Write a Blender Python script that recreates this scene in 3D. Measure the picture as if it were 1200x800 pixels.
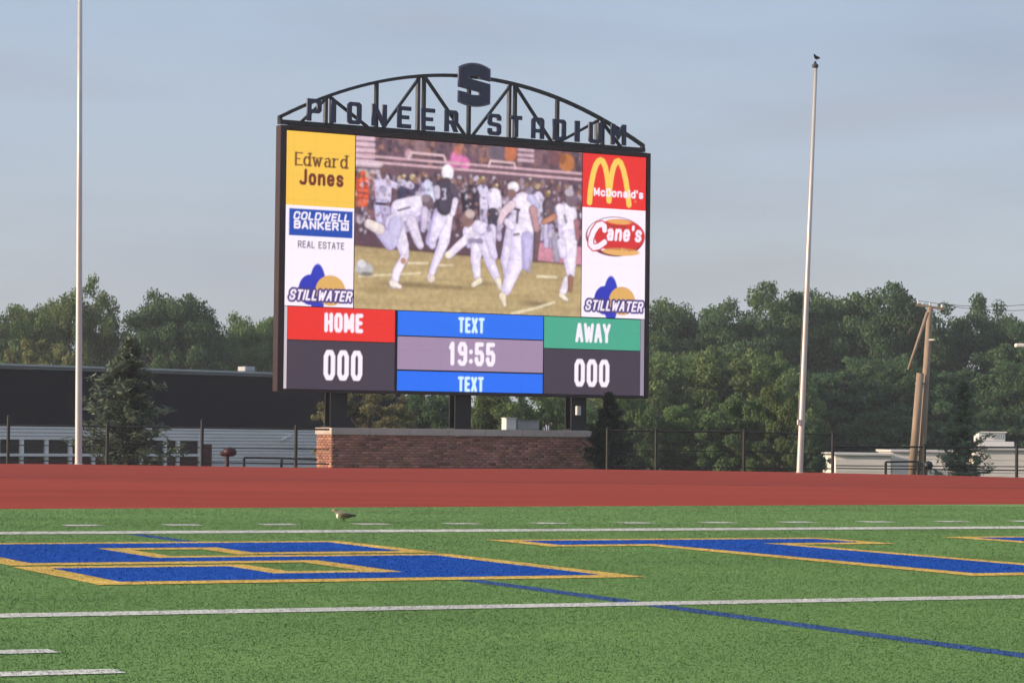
import bpy, bmesh, math, random
import numpy as np
from math import sin, cos, tan, atan, radians, pi
from mathutils import Vector, Matrix

# ------------------------------------------------------------------ scene, camera, sky, sun, exposure
scene = bpy.context.scene
for o in list(bpy.data.objects):
    bpy.data.objects.remove(o)
COL = scene.collection

FPX, HOR, ROLL, HC = 3113.35, 507.665, 0.011026, 0.836      # focal length in photo pixels, horizon row, roll, eye height
PITCH = atan((HOR - 400) / FPX)
cam = bpy.data.cameras.new('camera')
cam.sensor_width = 36
cam.lens = 36 * FPX / 1200
cam.clip_start = 0.1
cam.clip_end = 6000
camo = bpy.data.objects.new('camera', cam)
COL.objects.link(camo)
camo.matrix_world = (Matrix.Translation((0, 0, HC)) @ Matrix.Rotation(radians(90) + PITCH, 4, 'X')
                     @ Matrix.Rotation(ROLL, 4, 'Z'))
scene.camera = camo

SUN_EL, SUN_AZ = radians(16), math.atan2(-0.95, -0.22)       # low sun on the left; azimuth from +Y towards +X
world = bpy.data.worlds.new('World')
scene.world = world
world.use_nodes = True
wn, wl = world.node_tree.nodes, world.node_tree.links
wn.clear()
sky = wn.new('ShaderNodeTexSky')
sky.sky_type = 'NISHITA'
sky.sun_disc = False
sky.sun_elevation = SUN_EL
sky.sun_rotation = SUN_AZ % (2 * pi)
sky.air_density = 1.0
sky.dust_density = 2.0
sky.ozone_density = 1.5
bg = wn.new('ShaderNodeBackground')
bg.inputs['Strength'].default_value = 0.1
wo = wn.new('ShaderNodeOutputWorld')
geo = wn.new('ShaderNodeTexCoord')
mp = wn.new('ShaderNodeMapping')
mp.inputs['Scale'].default_value = (3.2, 3.2, 15.0)
mp.inputs['Location'].default_value = (3.1, 0.4, 0.2)
nz = wn.new('ShaderNodeTexNoise')
nz.inputs['Scale'].default_value = 1.6
nz.inputs['Detail'].default_value = 6
nz.inputs['Roughness'].default_value = 0.5
cr = wn.new('ShaderNodeMapRange')
cr.inputs['From Min'].default_value = 0.36
cr.inputs['From Max'].default_value = 0.76
cr.inputs['To Min'].default_value = 0.72
cr.inputs['To Max'].default_value = 0.92
mx = wn.new('ShaderNodeMix')
mx.data_type = 'RGBA'
# thin veil of high cloud: grey and hazy low down, bluer higher up
sepz = wn.new('ShaderNodeSeparateXYZ')
ramp = wn.new('ShaderNodeValToRGB')
ramp.color_ramp.elements[0].position = 0.0
ramp.color_ramp.elements[0].color = (0.410, 0.443, 0.480, 1)
ramp.color_ramp.elements[1].position = 1.0
ramp.color_ramp.elements[1].color = (0.40, 0.46, 0.58, 1)
e_ = ramp.color_ramp.elements.new(0.17)
e_.color = (0.325, 0.390, 0.515, 1)
vm = wn.new('ShaderNodeVectorMath')
vm.operation = 'MULTIPLY'
vm.inputs[1].default_value = (10, 10, 10)
cl2 = wn.new('ShaderNodeMapRange')                            # soft streaks of denser cloud
cl2.inputs['From Min'].default_value = 0.40
cl2.inputs['From Max'].default_value = 0.72
cl2.inputs['To Min'].default_value = 1.05
cl2.inputs['To Max'].default_value = 0.86
vs2 = wn.new('ShaderNodeVectorMath')
vs2.operation = 'SCALE'
wl.new(geo.outputs['Generated'], sepz.inputs['Vector'])
wl.new(sepz.outputs['Z'], ramp.inputs['Fac'])
wl.new(ramp.outputs['Color'], vm.inputs[0])
wl.new(vm.outputs['Vector'], vs2.inputs[0])
wl.new(nz.outputs['Fac'], cl2.inputs['Value'])
wl.new(cl2.outputs['Result'], vs2.inputs['Scale'])
mc = wn.new('ShaderNodeMix')
mc.data_type = 'RGBA'
mc.inputs['B'].default_value = (3.35, 3.35, 3.85, 1)           # lavender-grey streaks of thicker cloud
nz2 = wn.new('ShaderNodeTexNoise')
nz2.inputs['Scale'].default_value = 2.6
nz2.inputs['Detail'].default_value = 5
mp2 = wn.new('ShaderNodeMapping')
mp2.inputs['Scale'].default_value = (1.6, 1.6, 11.0)
mp2.inputs['Location'].default_value = (0.35, 0.0, 0.30)
cs = wn.new('ShaderNodeMapRange')
cs.inputs['From Min'].default_value = 0.50
cs.inputs['From Max'].default_value = 0.72
cs.inputs['To Max'].default_value = 0.65
wl.new(geo.outputs['Generated'], mp2.inputs['Vector'])
wl.new(mp2.outputs['Vector'], nz2.inputs['Vector'])
wl.new(nz2.outputs['Fac'], cs.inputs['Value'])
wl.new(cs.outputs['Result'], mc.inputs['Factor'])
wl.new(vs2.outputs['Vector'], mc.inputs['A'])
wl.new(mc.outputs['Result'], mx.inputs['B'])

wl.new(geo.outputs['Generated'], mp.inputs['Vector'])
wl.new(mp.outputs['Vector'], nz.inputs['Vector'])
wl.new(nz.outputs['Fac'], cr.inputs['Value'])
wl.new(cr.outputs['Result'], mx.inputs['Factor'])
wl.new(sky.outputs['Color'], mx.inputs['A'])
wl.new(mx.outputs['Result'], bg.inputs['Color'])
wl.new(bg.outputs['Background'], wo.inputs['Surface'])

sd = bpy.data.lights.new('sun', 'SUN')
sd.energy = 4.4
sd.angle = radians(1.5)
sd.color = (1.0, 0.77, 0.55)
so = bpy.data.objects.new('sun', sd)
COL.objects.link(so)
sdir = Vector((sin(SUN_AZ) * cos(SUN_EL), cos(SUN_AZ) * cos(SUN_EL), sin(SUN_EL)))
so.rotation_euler = sdir.to_track_quat('Z', 'Y').to_euler()
so.location = sdir * 50

vs = scene.view_settings
scene.display_settings.display_device = 'sRGB'
vs.view_transform = 'Standard'
vs.look = 'None'
vs.exposure = 0.5
vs.gamma = 1.0
vs.use_curve_mapping = False

# ------------------------------------------------------------------ helpers
RNG = np.random.default_rng(7)

def ray(x, y):
    u = (x - 600) / FPX; v = -(y - 400) / FPX
    c, s = cos(ROLL), sin(ROLL)
    u, v = u * c - v * s, u * s + v * c
    cp, sp = cos(PITCH), sin(PITCH)
    return np.array([u, cp - v * sp, sp + v * cp])

def at(x, y, depth):
    """world point seen at a place in the photograph, standing `depth` metres away"""
    r = ray(x, y)
    return Vector((r[0] / r[1] * depth, depth, HC + r[2] / r[1] * depth))

def ground_pt(x, y, z=0.0):
    r = ray(x, y); t = (z - HC) / r[2]
    return Vector((r[0] * t, r[1] * t, z))

def lin(c):
    return tuple((v / 255 / 12.92) if v / 255 <= 0.04045 else ((v / 255 + 0.055) / 1.055) ** 2.4 for v in c)

def gz(y):
    """terrain height away from the playing field"""
    if y < 66: return -0.32
    if y < 125: return -0.32 - 2.1 * (y - 66) / 59
    return -2.42

MATS = {}
def mat(name, col, rough=0.7, var=0.12, scale=3.0, bump=0.0, bscale=None, metal=0.0, spec=0.3, objcol=False, attr=None, coords='Object', stretch=(1, 1, 1)):
    if name in MATS: return MATS[name]
    m = bpy.data.materials.new(name); m.use_nodes = True
    n, l = m.node_tree.nodes, m.node_tree.links
    b = n['Principled BSDF']
    b.inputs['Roughness'].default_value = rough
    b.inputs['Metallic'].default_value = metal
    b.inputs['Specular IOR Level'].default_value = spec
    tc = n.new('ShaderNodeTexCoord')
    mpn = n.new('ShaderNodeMapping'); mpn.inputs['Scale'].default_value = stretch
    l.new(tc.outputs[coords], mpn.inputs['Vector'])
    t = n.new('ShaderNodeTexNoise'); t.inputs['Scale'].default_value = scale
    t.inputs['Detail'].default_value = 7; t.inputs['Roughness'].default_value = 0.6
    l.new(mpn.outputs['Vector'], t.inputs['Vector'])
    r = n.new('ShaderNodeMapRange')
    r.inputs['From Min'].default_value = 0.25; r.inputs['From Max'].default_value = 0.75
    r.inputs['To Min'].default_value = 1 - var; r.inputs['To Max'].default_value = 1 + var
    l.new(t.outputs['Fac'], r.inputs['Value'])
    v = n.new('ShaderNodeVectorMath'); v.operation = 'SCALE'
    v.inputs[0].default_value = col[:3]
    if attr:
        a = n.new('ShaderNodeAttribute'); a.attribute_name = attr
        l.new(a.outputs['Color'], v.inputs[0])
    if objcol:
        oi = n.new('ShaderNodeObjectInfo'); mm = n.new('ShaderNodeVectorMath'); mm.operation = 'MULTIPLY'
        l.new(oi.outputs['Color'], mm.inputs[0])
        if attr: l.new(a.outputs['Color'], mm.inputs[1])
        else: mm.inputs[1].default_value = col[:3]
        l.new(mm.outputs['Vector'], v.inputs[0])
    l.new(r.outputs['Result'], v.inputs['Scale'])
    l.new(v.outputs['Vector'], b.inputs['Base Color'])
    if bump:
        t2 = n.new('ShaderNodeTexNoise'); t2.inputs['Scale'].default_value = bscale or scale * 8
        t2.inputs['Detail'].default_value = 5
        l.new(mpn.outputs['Vector'], t2.inputs['Vector'])
        bp = n.new('ShaderNodeBump'); bp.inputs['Strength'].default_value = bump; bp.inputs['Distance'].default_value = 0.02
        l.new(t2.outputs['Fac'], bp.inputs['Height']); l.new(bp.outputs['Normal'], b.inputs['Normal'])
    MATS[name] = m
    return m

def link(name, me, m=None, parent=None, loc=None, rotz=None):
    o = bpy.data.objects.new(name, me); COL.objects.link(o)
    if m is not None and me is not None and not me.materials: me.materials.append(m)
    if parent is not None: o.parent = parent
    if loc is not None: o.location = loc
    if rotz is not None: o.rotation_euler = (0, 0, rotz)
    return o

def tag(o, label=None, cat=None, group=None, kind=None):
    if label: o['label'] = label
    if cat: o['category'] = cat
    if group: o['group'] = group
    if kind: o['kind'] = kind
    return o

def thing(name, label, cat, loc=(0, 0, 0), rotz=0.0, group=None):
    return tag(link(name, None, None, None, loc, rotz), label, cat, group)

class MB:
    """collects boxes, tubes and faces for ONE mesh"""
    def __init__(s): s.v = []; s.f = []
    def raw(s, vs_, fs_):
        k = len(s.v); s.v += [tuple(p) for p in vs_]; s.f += [tuple(i + k for i in f) for f in fs_]; return s
    def box(s, x0, x1, y0, y1, z0, z1, ch=0.0):
        if ch <= 0:
            s.raw([(x0,y0,z0),(x1,y0,z0),(x1,y1,z0),(x0,y1,z0),(x0,y0,z1),(x1,y0,z1),(x1,y1,z1),(x0,y1,z1)],
                  [(3,2,1,0),(4,5,6,7),(0,1,5,4),(1,2,6,5),(2,3,7,6),(3,0,4,7)])
        else:
            bm = bmesh.new(); bmesh.ops.create_cube(bm, size=1)
            for v in bm.verts: v.co = ((x0+x1)/2+v.co.x*(x1-x0), (y0+y1)/2+v.co.y*(y1-y0), (z0+z1)/2+v.co.z*(z1-z0))
            bmesh.ops.bevel(bm, geom=list(bm.edges), offset=ch, segments=1, affect='EDGES')
            bm.verts.index_update()
            s.raw([v.co[:] for v in bm.verts], [[v.index for v in f.verts] for f in bm.faces]); bm.free()
        return s
    def tube(s, pts, radii, n=10, cap=True):
        pts = [Vector(p) for p in pts]; rings = []
        for i, p in enumerate(pts):
            d = (pts[min(i+1, len(pts)-1)] - pts[max(i-1, 0)]).normalized()
            up = Vector((0, 0, 1)) if abs(d.z) < 0.9 else Vector((0, 1, 0))
            x = d.cross(up).normalized(); y = x.cross(d).normalized()
            r = radii[i] if hasattr(radii, '__len__') else radii
            rings.append([p + (x * cos(2*pi*k/n) + y * sin(2*pi*k/n)) * r for k in range(n)])
        vv = [q for r in rings for q in r]; ff = []
        for i in range(len(pts)-1):
            for k in range(n):
                k2 = (k+1) % n; ff.append((i*n+k, i*n+k2, (i+1)*n+k2, (i+1)*n+k))
        if cap:
            ff.append(tuple(range(n))); ff.append(tuple((len(pts)-1)*n + k for k in reversed(range(n))))
        return s.raw(vv, ff)
    def bar(s, p, q, w, d, yaxis=(0, 1, 0)):
        """rectangular bar from p to q: w across in-plane, d along yaxis"""
        p, q, ya = Vector(p), Vector(q), Vector(yaxis)
        t_ = (q - p).normalized(); x = t_.cross(ya).normalized()
        c = []
        for e in (p, q):
            for sx, sy in ((-1,-1),(1,-1),(1,1),(-1,1)): c.append(e + x*sx*w/2 + ya*sy*d/2)
        return s.raw(c, [(0,1,2,3),(7,6,5,4),(0,4,5,1),(1,5,6,2),(2,6,7,3),(3,7,4,0)])
    def lathe(s, prof, n=14, c=(0, 0, 0)):
        k0 = [(r*cos(2*pi*k/n)+c[0], r*sin(2*pi*k/n)+c[1], z+c[2]) for r, z in prof for k in range(n)]
        ff = []
        for i in range(len(prof)-1):
            for k in range(n):
                k2 = (k+1) % n; ff.append((i*n+k, i*n+k2, (i+1)*n+k2, (i+1)*n+k))
        return s.raw(k0, ff)
    def mesh(s, name, smooth=False):
        me = bpy.data.meshes.new(name); me.from_pydata(s.v, [], s.f); me.update()
        bm = bmesh.new(); bm.from_mesh(me); bmesh.ops.recalc_face_normals(bm, faces=bm.faces); bm.to_mesh(me); bm.free()
        if smooth: me.polygons.foreach_set('use_smooth', [True]*len(me.polygons))
        return me
    def build(s, name, m, parent=None, smooth=False, loc=None):
        return link(name, s.mesh(name, smooth), m, parent, loc)

def np_mesh(name, V, F, cols=None, attr='Col', domain='POINT'):
    """V (n,3), F (m,k) -> mesh, with an optional colour per vertex or face corner group"""
    me = bpy.data.meshes.new(name)
    k = F.shape[1]
    me.vertices.add(len(V)); me.vertices.foreach_set('co', np.ascontiguousarray(V, dtype=np.float32).ravel())
    me.loops.add(F.size); me.loops.foreach_set('vertex_index', np.ascontiguousarray(F, dtype=np.int32).ravel())
    me.polygons.add(len(F))
    me.polygons.foreach_set('loop_start', np.arange(0, F.size, k, dtype=np.int32))
    me.polygons.foreach_set('loop_total', np.full(len(F), k, dtype=np.int32))
    me.update(calc_edges=True)
    if cols is not None:
        ca = me.color_attributes.new(attr, 'FLOAT_COLOR', domain)
        c4 = np.ones((len(cols), 4), dtype=np.float32); c4[:, :3] = cols
        ca.data.foreach_set('color', c4.ravel())
    return me

def shape_mesh(name, loops, depth=0.0):
    """flat filled outline (with holes) in local X/Y, given thickness by `depth`"""
    cu = bpy.data.curves.new(name, 'CURVE'); cu.dimensions = '2D'; cu.fill_mode = 'BOTH'; cu.extrude = depth / 2
    for lp in loops:
        sp = cu.splines.new('POLY'); sp.points.add(len(lp)-1)
        for i, (x, y) in enumerate(lp): sp.points[i].co = (x, y, 0, 1)
        sp.use_cyclic_u = True
    o = bpy.data.objects.new(name, cu); COL.objects.link(o)
    me = bpy.data.meshes.new_from_object(o.evaluated_get(bpy.context.evaluated_depsgraph_get()))
    bpy.data.objects.remove(o); bpy.data.curves.remove(cu)
    me.name = name
    return me

# ------------------------------------------------------------------ the setting: terrain, track, turf
YAW = 0.4281406
FA, FB = np.array([cos(YAW), sin(YAW)]), np.array([-sin(YAW), cos(YAW)])
def fw(a, b): return FA[0]*a + FB[0]*b, FA[1]*a + FB[1]*b

ys = [-300, 0, 60, 66, 80, 95, 110, 125, 160, 250, 400, 700, 1000]
xs = [-1000, -700, -300, -150, -80, -40, -20, 0, 20, 40, 80, 150, 300, 700, 1000]
gm = MB()
for y in ys:
    for x in xs: gm.v.append((x, y, gz(y)))
for j in range(len(ys)-1):
    for i in range(len(xs)-1):
        k = j*len(xs)+i; gm.f.append((k, k+1, k+1+len(xs), k+len(xs)))
tag(gm.build('ground', mat('rough_grass', (0.055, 0.075, 0.03), 0.95, 0.35, 0.6, 0.6, 9)), kind='structure')

M_TURF = mat('turf', (0.152, 0.302, 0.072), 0.85, 0.16, 0.7, 0.0, 60, attr=None)
M_RUB = mat('track_rubber', (0.345, 0.060, 0.041), 0.9, 0.16, 0.22, 0.35, 90, spec=0.05, stretch=(.5, 2.5, 1))
M_RUB2 = mat('apron_rubber', (0.315, 0.056, 0.040), 0.9, 0.16, 0.22, 0.35, 90, spec=0.05, stretch=(.5, 2.5, 1))

near = [(6.62-90, 27.18-8.6), (6.62, 27.18), (20.35, 28.4), (20.35+90, 28.4+8.6)]
nearw = [fw(*q) for q in near]
turf = MB()
tp = [fw(-90, -60), fw(110, -60)] + [nearw[3], nearw[2], nearw[1], nearw[0]]
nT = len(tp)
turf.raw([(x, y, 0) for x, y in tp] + [(x, y, -0.5) for x, y in tp], [tuple(range(nT))] + [(i, (i+1) % nT, (i+1) % nT+nT, i+nT) for i in range(nT)])
TURF = tag(turf.build('turf_field', M_TURF), kind='structure')

crest_px = [(-60, 542.5), (0, 543), (92, 543.8), (350, 547.6), (700, 549.6), (937, 553), (1080, 556.2), (1200, 559.3), (1260, 561)]
crest = [ground_pt(x, y) for x, y in crest_px]
c0, c1 = crest[0], crest[-1]
crest = [Vector((-70, 52, 0)), Vector((-35, 60, 0))] + crest + [Vector((35, 50, 0)), Vector((80, 36, 0))]
seam = [Vector((p.x*0.74, p.y*0.74+1.0*0, 0)) for p in crest]
for i, p in enumerate(seam): p.y = 45.2 - 0.0009*(p.x)**2 + 0.02*p.x
def strip(name, A, Bq, m, extra=None):
    q = MB(); n = len(A)
    q.raw([p[:] for p in A] + [p[:] for p in Bq], [(i, i+1, n+i+1, n+i) for i in range(n-1)])
    return tag(q.build(name, m), kind='structure')
nearpts = []
for p in seam:
    # point on the turf edge with the same x
    seg = 0
    for i in range(3):
        if nearw[i][0] <= p.x <= nearw[i+1][0]: seg = i
    (xa, ya), (xb, yb) = nearw[seg], nearw[seg+1]
    nearpts.append(Vector((p.x, ya+(yb-ya)*(p.x-xa)/(xb-xa), -0.002)))
strip('running_track', nearpts, seam, M_RUB)
far_edge = [p + Vector((0, 4.5, -0.30)) for p in crest]
q = MB(); n = len(crest)
q.raw([p[:] for p in seam] + [p[:] for p in crest] + [p[:] for p in far_edge],
      [(i, i+1, n+i+1, n+i) for i in range(n-1)] + [(n+i, n+i+1, 2*n+i+1, 2*n+i) for i in range(n-1)])
APRON = tag(q.build('track_apron', M_RUB2), kind='structure')
q = MB()
for i in range(n-1):
    a_, b_ = seam[i], seam[i+1]
    q.raw([(a_.x, a_.y-0.10, 0.004), (b_.x, b_.y-0.10, 0.004), (b_.x, b_.y+0.10, 0.004), (a_.x, a_.y+0.10, 0.004)], [(0, 1, 2, 3)])
q.build('seam_strip', mat('seam_dark', (0.16, 0.045, 0.045), 0.8, 0.1, 1.0), APRON)

# painted markings: a sheet each, with the painted turf pile standing on it
G_GREEN = np.array([0.152, 0.302, 0.072]); G_WHITE = np.array([0.78, 0.80, 0.72])
G_BLUE = np.array([0.004, 0.095, 0.52]); G_GOLD = np.array([0.90, 0.60, 0.15]); G_LBLUE = np.array([0.05, 0.12, 0.32])
M_PILE = mat('turf_pile', (1, 1, 1), 0.8, 0.15, 0.7, attr='Col', spec=0.12)

def lift_normals(m, k):
    # pile stands on end and scatters like a mat: bend the shading normal towards the up direction
    n, l = m.node_tree.nodes, m.node_tree.links
    g = n.new('ShaderNodeNewGeometry'); a = n.new('ShaderNodeVectorMath'); a.operation = 'SCALE'; a.inputs['Scale'].default_value = 1-k
    b = n.new('ShaderNodeVectorMath'); b.operation = 'ADD'; b.inputs[1].default_value = (0, 0, k)
    c = n.new('ShaderNodeVectorMath'); c.operation = 'NORMALIZE'
    l.new(g.outputs['Normal'], a.inputs[0]); l.new(a.outputs['Vector'], b.inputs[0]); l.new(b.outputs['Vector'], c.inputs[0])
    l.new(c.outputs['Vector'], n['Principled BSDF'].inputs['Normal'])
lift_normals(M_PILE, 0.85)

def inset(poly, d):
    n = len(poly); out = []
    area = sum(poly[i][0]*poly[(i+1) % n][1]-poly[(i+1) % n][0]*poly[i][1] for i in range(n))
    sg = 1 if area > 0 else -1
    for i in range(n):
        p0, p1, p2 = Vector(poly[i-1]), Vector(poly[i]), Vector(poly[(i+1) % n])
        e1, e2 = (p1-p0).normalized(), (p2-p1).normalized()
        n1, n2 = Vector((-e1.y, e1.x))*sg, Vector((-e2.y, e2.x))*sg
        out.append(tuple(p1 + (n1+n2)*d/(1+n1.dot(n2))))
    return out

def inside(a, b, poly):
    r = np.zeros(len(a), bool); n = len(poly)
    for i in range(n):
        (x1, y1), (x2, y2) = poly[i], poly[(i+1) % n]
        if y1 == y2: continue
        c = ((y1 > b) != (y2 > b)) & (a < (x2-x1)*(b-y1)/(y2-y1)+x1)
        r ^= c
    return r

# tufts of pile over the part of the field in view (and a step to each side)
def scatter():
    A, B_, W, H = [], [], [], []
    for y0, y1, dens, w, h in ((7.0, 10.5, 9000, .0030, .0032), (10.5, 14, 7000, .0036, .0032), (14, 19, 4200, .0048, .0032), (19, 25, 2200, .007, .0032), (25, 33, 1100, .010, .0030)):
        wide = 0.40*y1+4.5
        nn = int(wide*(y1-y0)*dens)
        x = (RNG.random(nn)-.5)*wide; y = y0+RNG.random(nn)*(y1-y0)
        ok = np.abs(x) < 0.2*y+2.0; x, y = x[ok], y[ok]
        A.append(x*FA[0]+y*FA[1]); B_.append(x*FB[0]+y*FB[1]); W.append(np.full(len(x), w)); H.append(np.full(len(x), h))
    return map(np.concatenate, (A, B_, W, H))
PA, PB, PW, PH = scatter()
edge_b = np.where(PA > 6.62, 27.18+(PA-6.62)*(1.22/13.73), 27.18+(PA-6.62)*(8.6/90))
keep = PB < edge_b-0.02
PA, PB, PW, PH = PA[keep], PB[keep], PW[keep], PH[keep]
CODE = np.full(len(PA), -1)

def tufts(idx, col, jit=0.08, z0=0.0):
    n = len(idx); a, b = PA[idx], PB[idx]
    x, y = FA[0]*a+FB[0]*b, FA[1]*a+FB[1]*b
    th = RNG.random(n)*pi; w = PW[idx]*(.6+.8*RNG.random(n)); h = PH[idx]*(.55+.8*RNG.random(n))
    lx, ly = RNG.normal(0, .35, n)*h, RNG.normal(0, .35, n)*h
    V = np.zeros((n, 3, 3))
    V[:, 0] = np.c_[x-np.cos(th)*w, y-np.sin(th)*w, np.full(n, z0-.001)]
    V[:, 1] = np.c_[x+np.cos(th)*w, y+np.sin(th)*w, np.full(n, z0-.001)]
    V[:, 2] = np.c_[x+lx, y+ly, z0+h]
    c = col*(1+RNG.normal(0, jit, (n, 1)))*(1+RNG.normal(0, .04, (n, 3)))
    return V.reshape(-1, 3), np.arange(n*3).reshape(-1, 3), np.repeat(np.clip(c, 0.003, .9), 3, 0)

MARKS = []
def mark(name, poly, col, z=0.004, parent=TURF, label=None):
    MARKS.append((name, poly, col, z, parent, label)); return len(MARKS)-1
def rect(a0, a1, b0, b1): return [(a0, b0), (a1, b0), (a1, b1), (a0, b1)]
mark('sideline_stripe', rect(6.02, 6.15, -20, 20.5), G_LBLUE, 0.002, label='faded blue stripe running across the turf towards the end line')
mark('end_line', rect(-30, 50, 20.62, 21.12), G_WHITE, 0.004)
mark('goal_line', rect(-30, 50, 11.59, 11.83), G_WHITE, 0.004)
for b in (9.81, 8.93): mark('yard_tick', rect(1.95, 2.60, b-.08, b+.08), G_WHITE)
for k in range(-3, 14): mark('dash_mark', rect(6.19+.893*k-.155, 6.19+.893*k+.155, 22.32, 22.60), G_WHITE*0.93)
S_ = [(3.95, 19.05), (7.24, 19.02), (7.24, 17.06), (5.78, 17.06), (5.78, 17.84), (5.26, 17.84), (5.26, 16.90), (7.22, 16.90), (7.22, 13.90), (3.92, 13.86),
      (3.92, 15.78), (5.38, 15.78), (5.38, 14.95), (5.84, 14.95), (5.84, 15.94), (3.95, 15.94)]
T_ = [(8.47, 19.0), (11.46, 18.97), (11.46, 17.80), (10.56, 17.80), (10.56, 13.55), (9.28, 13.55), (9.28, 17.81), (8.47, 17.81)]
I_ = [(12.66, 18.95), (14.9, 18.95), (14.9, 17.80), (14.4, 17.80), (14.4, 14.7), (14.9, 14.7), (14.9, 13.55), (12.66, 13.55), (12.66, 14.7), (13.16, 14.7), (13.16, 17.8), (12.66, 17.8)]
for P_ in (S_, T_, I_):
    k = mark('painted_letter', P_, G_GOLD, 0.0045)
    mark('letter_fill', [(x, y*1.4) for x, y in inset([(x, y/1.4) for x, y in P_], 0.18)], G_BLUE, 0.0065, k)
JA, JB = PA+RNG.normal(0, .010, len(PA)), PB+RNG.normal(0, .020, len(PA))      # paint creeps a little across its edge
for i, mk in enumerate(MARKS): CODE[inside(JA, JB, mk[1])] = i
CODE[RNG.random(len(PA)) < .012] = -1                                               # unpainted fibres showing through
mobjs = []
for i, (nm, poly, col, z, par, lab) in enumerate(MARKS):
    fl = shape_mesh(nm, [poly]); k = len(fl.vertices)
    V = np.zeros(k*3, np.float32); fl.vertices.foreach_get('co', V); V = V.reshape(-1, 3)
    V = np.c_[FA[0]*V[:, 0]+FB[0]*V[:, 1], FA[1]*V[:, 0]+FB[1]*V[:, 1], np.full(k, z)]
    fl.calc_loop_triangles()
    F = np.array([t.vertices[:] for t in fl.loop_triangles])
    nn = np.cross(V[F[:, 1]]-V[F[:, 0]], V[F[:, 2]]-V[F[:, 0]])[:, 2] < 0
    F[nn] = F[nn][:, ::-1]
    V2, F2, C2 = tufts(np.nonzero(CODE == i)[0], col, .10, z)
    me = np_mesh(nm, np.r_[V, V2], np.r_[F, F2+k], np.r_[np.tile(col, (k, 1)), C2])
    bpy.data.meshes.remove(fl)
    o = link(nm, me, M_PILE, mobjs[par] if isinstance(par, int) else par)
    if lab: o['label'] = lab
    mobjs.append(o)
V2, F2, C2 = tufts(np.nonzero(CODE == -1)[0], G_GREEN, 0.07)
tag(link('turf_pile', np_mesh('turf_pile', V2, F2, C2), M_PILE), 'short green pile of the artificial turf field', 'turf', kind='stuff')

# ------------------------------------------------------------------ the scoreboard
BY = 0.5458769
BP = at(545, 505, 72.0)
BT = np.array([cos(BY), sin(BY), 0.0]); BN = np.array([sin(BY), -cos(BY), 0.0])
BP0 = np.array([BP.x, BP.y, 0.0])
def bd(x, y, off=0.0):
    """photo pixel -> (u, z) on the front plane of the board"""
    d = ray(x, y); C0 = np.array([0, 0, HC])
    q_ = C0 + d*((BN @ (BP0+BN*off-C0))/(BN @ d)); return float((q_-BP0) @ BT), float(q_[2])
def b2w(u, y, z): return Vector((BP0[0]+BT[0]*u-BN[0]*y, BP0[1]+BT[1]*u-BN[1]*y, z))

SB = thing('scoreboard', 'large video scoreboard with sponsor panels and an arched truss sign above a brick wall', 'scoreboard', (BP.x, BP.y, 0), BY)
M_CAB = mat('cabinet_paint', (0.012, 0.011, 0.016), 0.45, 0.2, 1.5, spec=0.4)
M_BEZ = mat('bezel_glow_tint', (0.030, 0.012, 0.016), 0.5, 0.2, 2.0, spec=0.4)  # dark frame colour with the screen's red reflection tinted in
M_BLK = mat('black_steel', (0.010, 0.011, 0.016), 0.45, 0.2, 4.0, spec=0.4)
M_GST = mat('grey_steel', (0.085, 0.095, 0.115), 0.5, 0.2, 4.0, spec=0.4)
M_NAVY = mat('navy_sign', (0.024, 0.032, 0.082), 0.45, 0.15, 4.0, spec=0.4)
M_EDGE = mat('sign_edge', (0.16, 0.17, 0.21), 0.5, 0.15, 4.0, spec=0.4)

cb = MB().box(-5.66, 5.92, 0.03, 0.20, 1.87, 8.79, 0.02)
cb.build('cabinet', M_CAB, SB)
MB().box(-5.70, -5.515, -0.06, 0.22, 1.86, 8.80, 0.01).build('bezel', M_BEZ, SB)
MB().box(5.845, 5.96, -0.06, 0.22, 1.86, 8.80, 0.01).build('bezel', M_BEZ, SB)
MB().box(-5.51, 5.84, -0.06, 0.21, 8.69, 8.81, 0.01).build('bezel', M_BEZ, SB)
MB().box(-5.51, 5.84, -0.06, 0.21, 1.85, 1.915, 0.01).build('bezel', M_BEZ, SB)

# --- LED panels: colour per diode cluster, painted by drawing on (u, z)
def led_material():
    m = bpy.data.materials.new('led_screen'); m.use_nodes = True
    n, l = m.node_tree.nodes, m.node_tree.links
    b = n['Principled BSDF']; b.inputs['Base Color'].default_value = (0.01, 0.01, 0.01, 1); b.inputs['Roughness'].default_value = 0.6
    a = n.new('ShaderNodeAttribute'); a.attribute_name = 'Col'
    l.new(a.outputs['Color'], b.inputs['Emission Color']); b.inputs['Emission Strength'].default_value = 0.76
    return m
M_LED = led_material()

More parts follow.
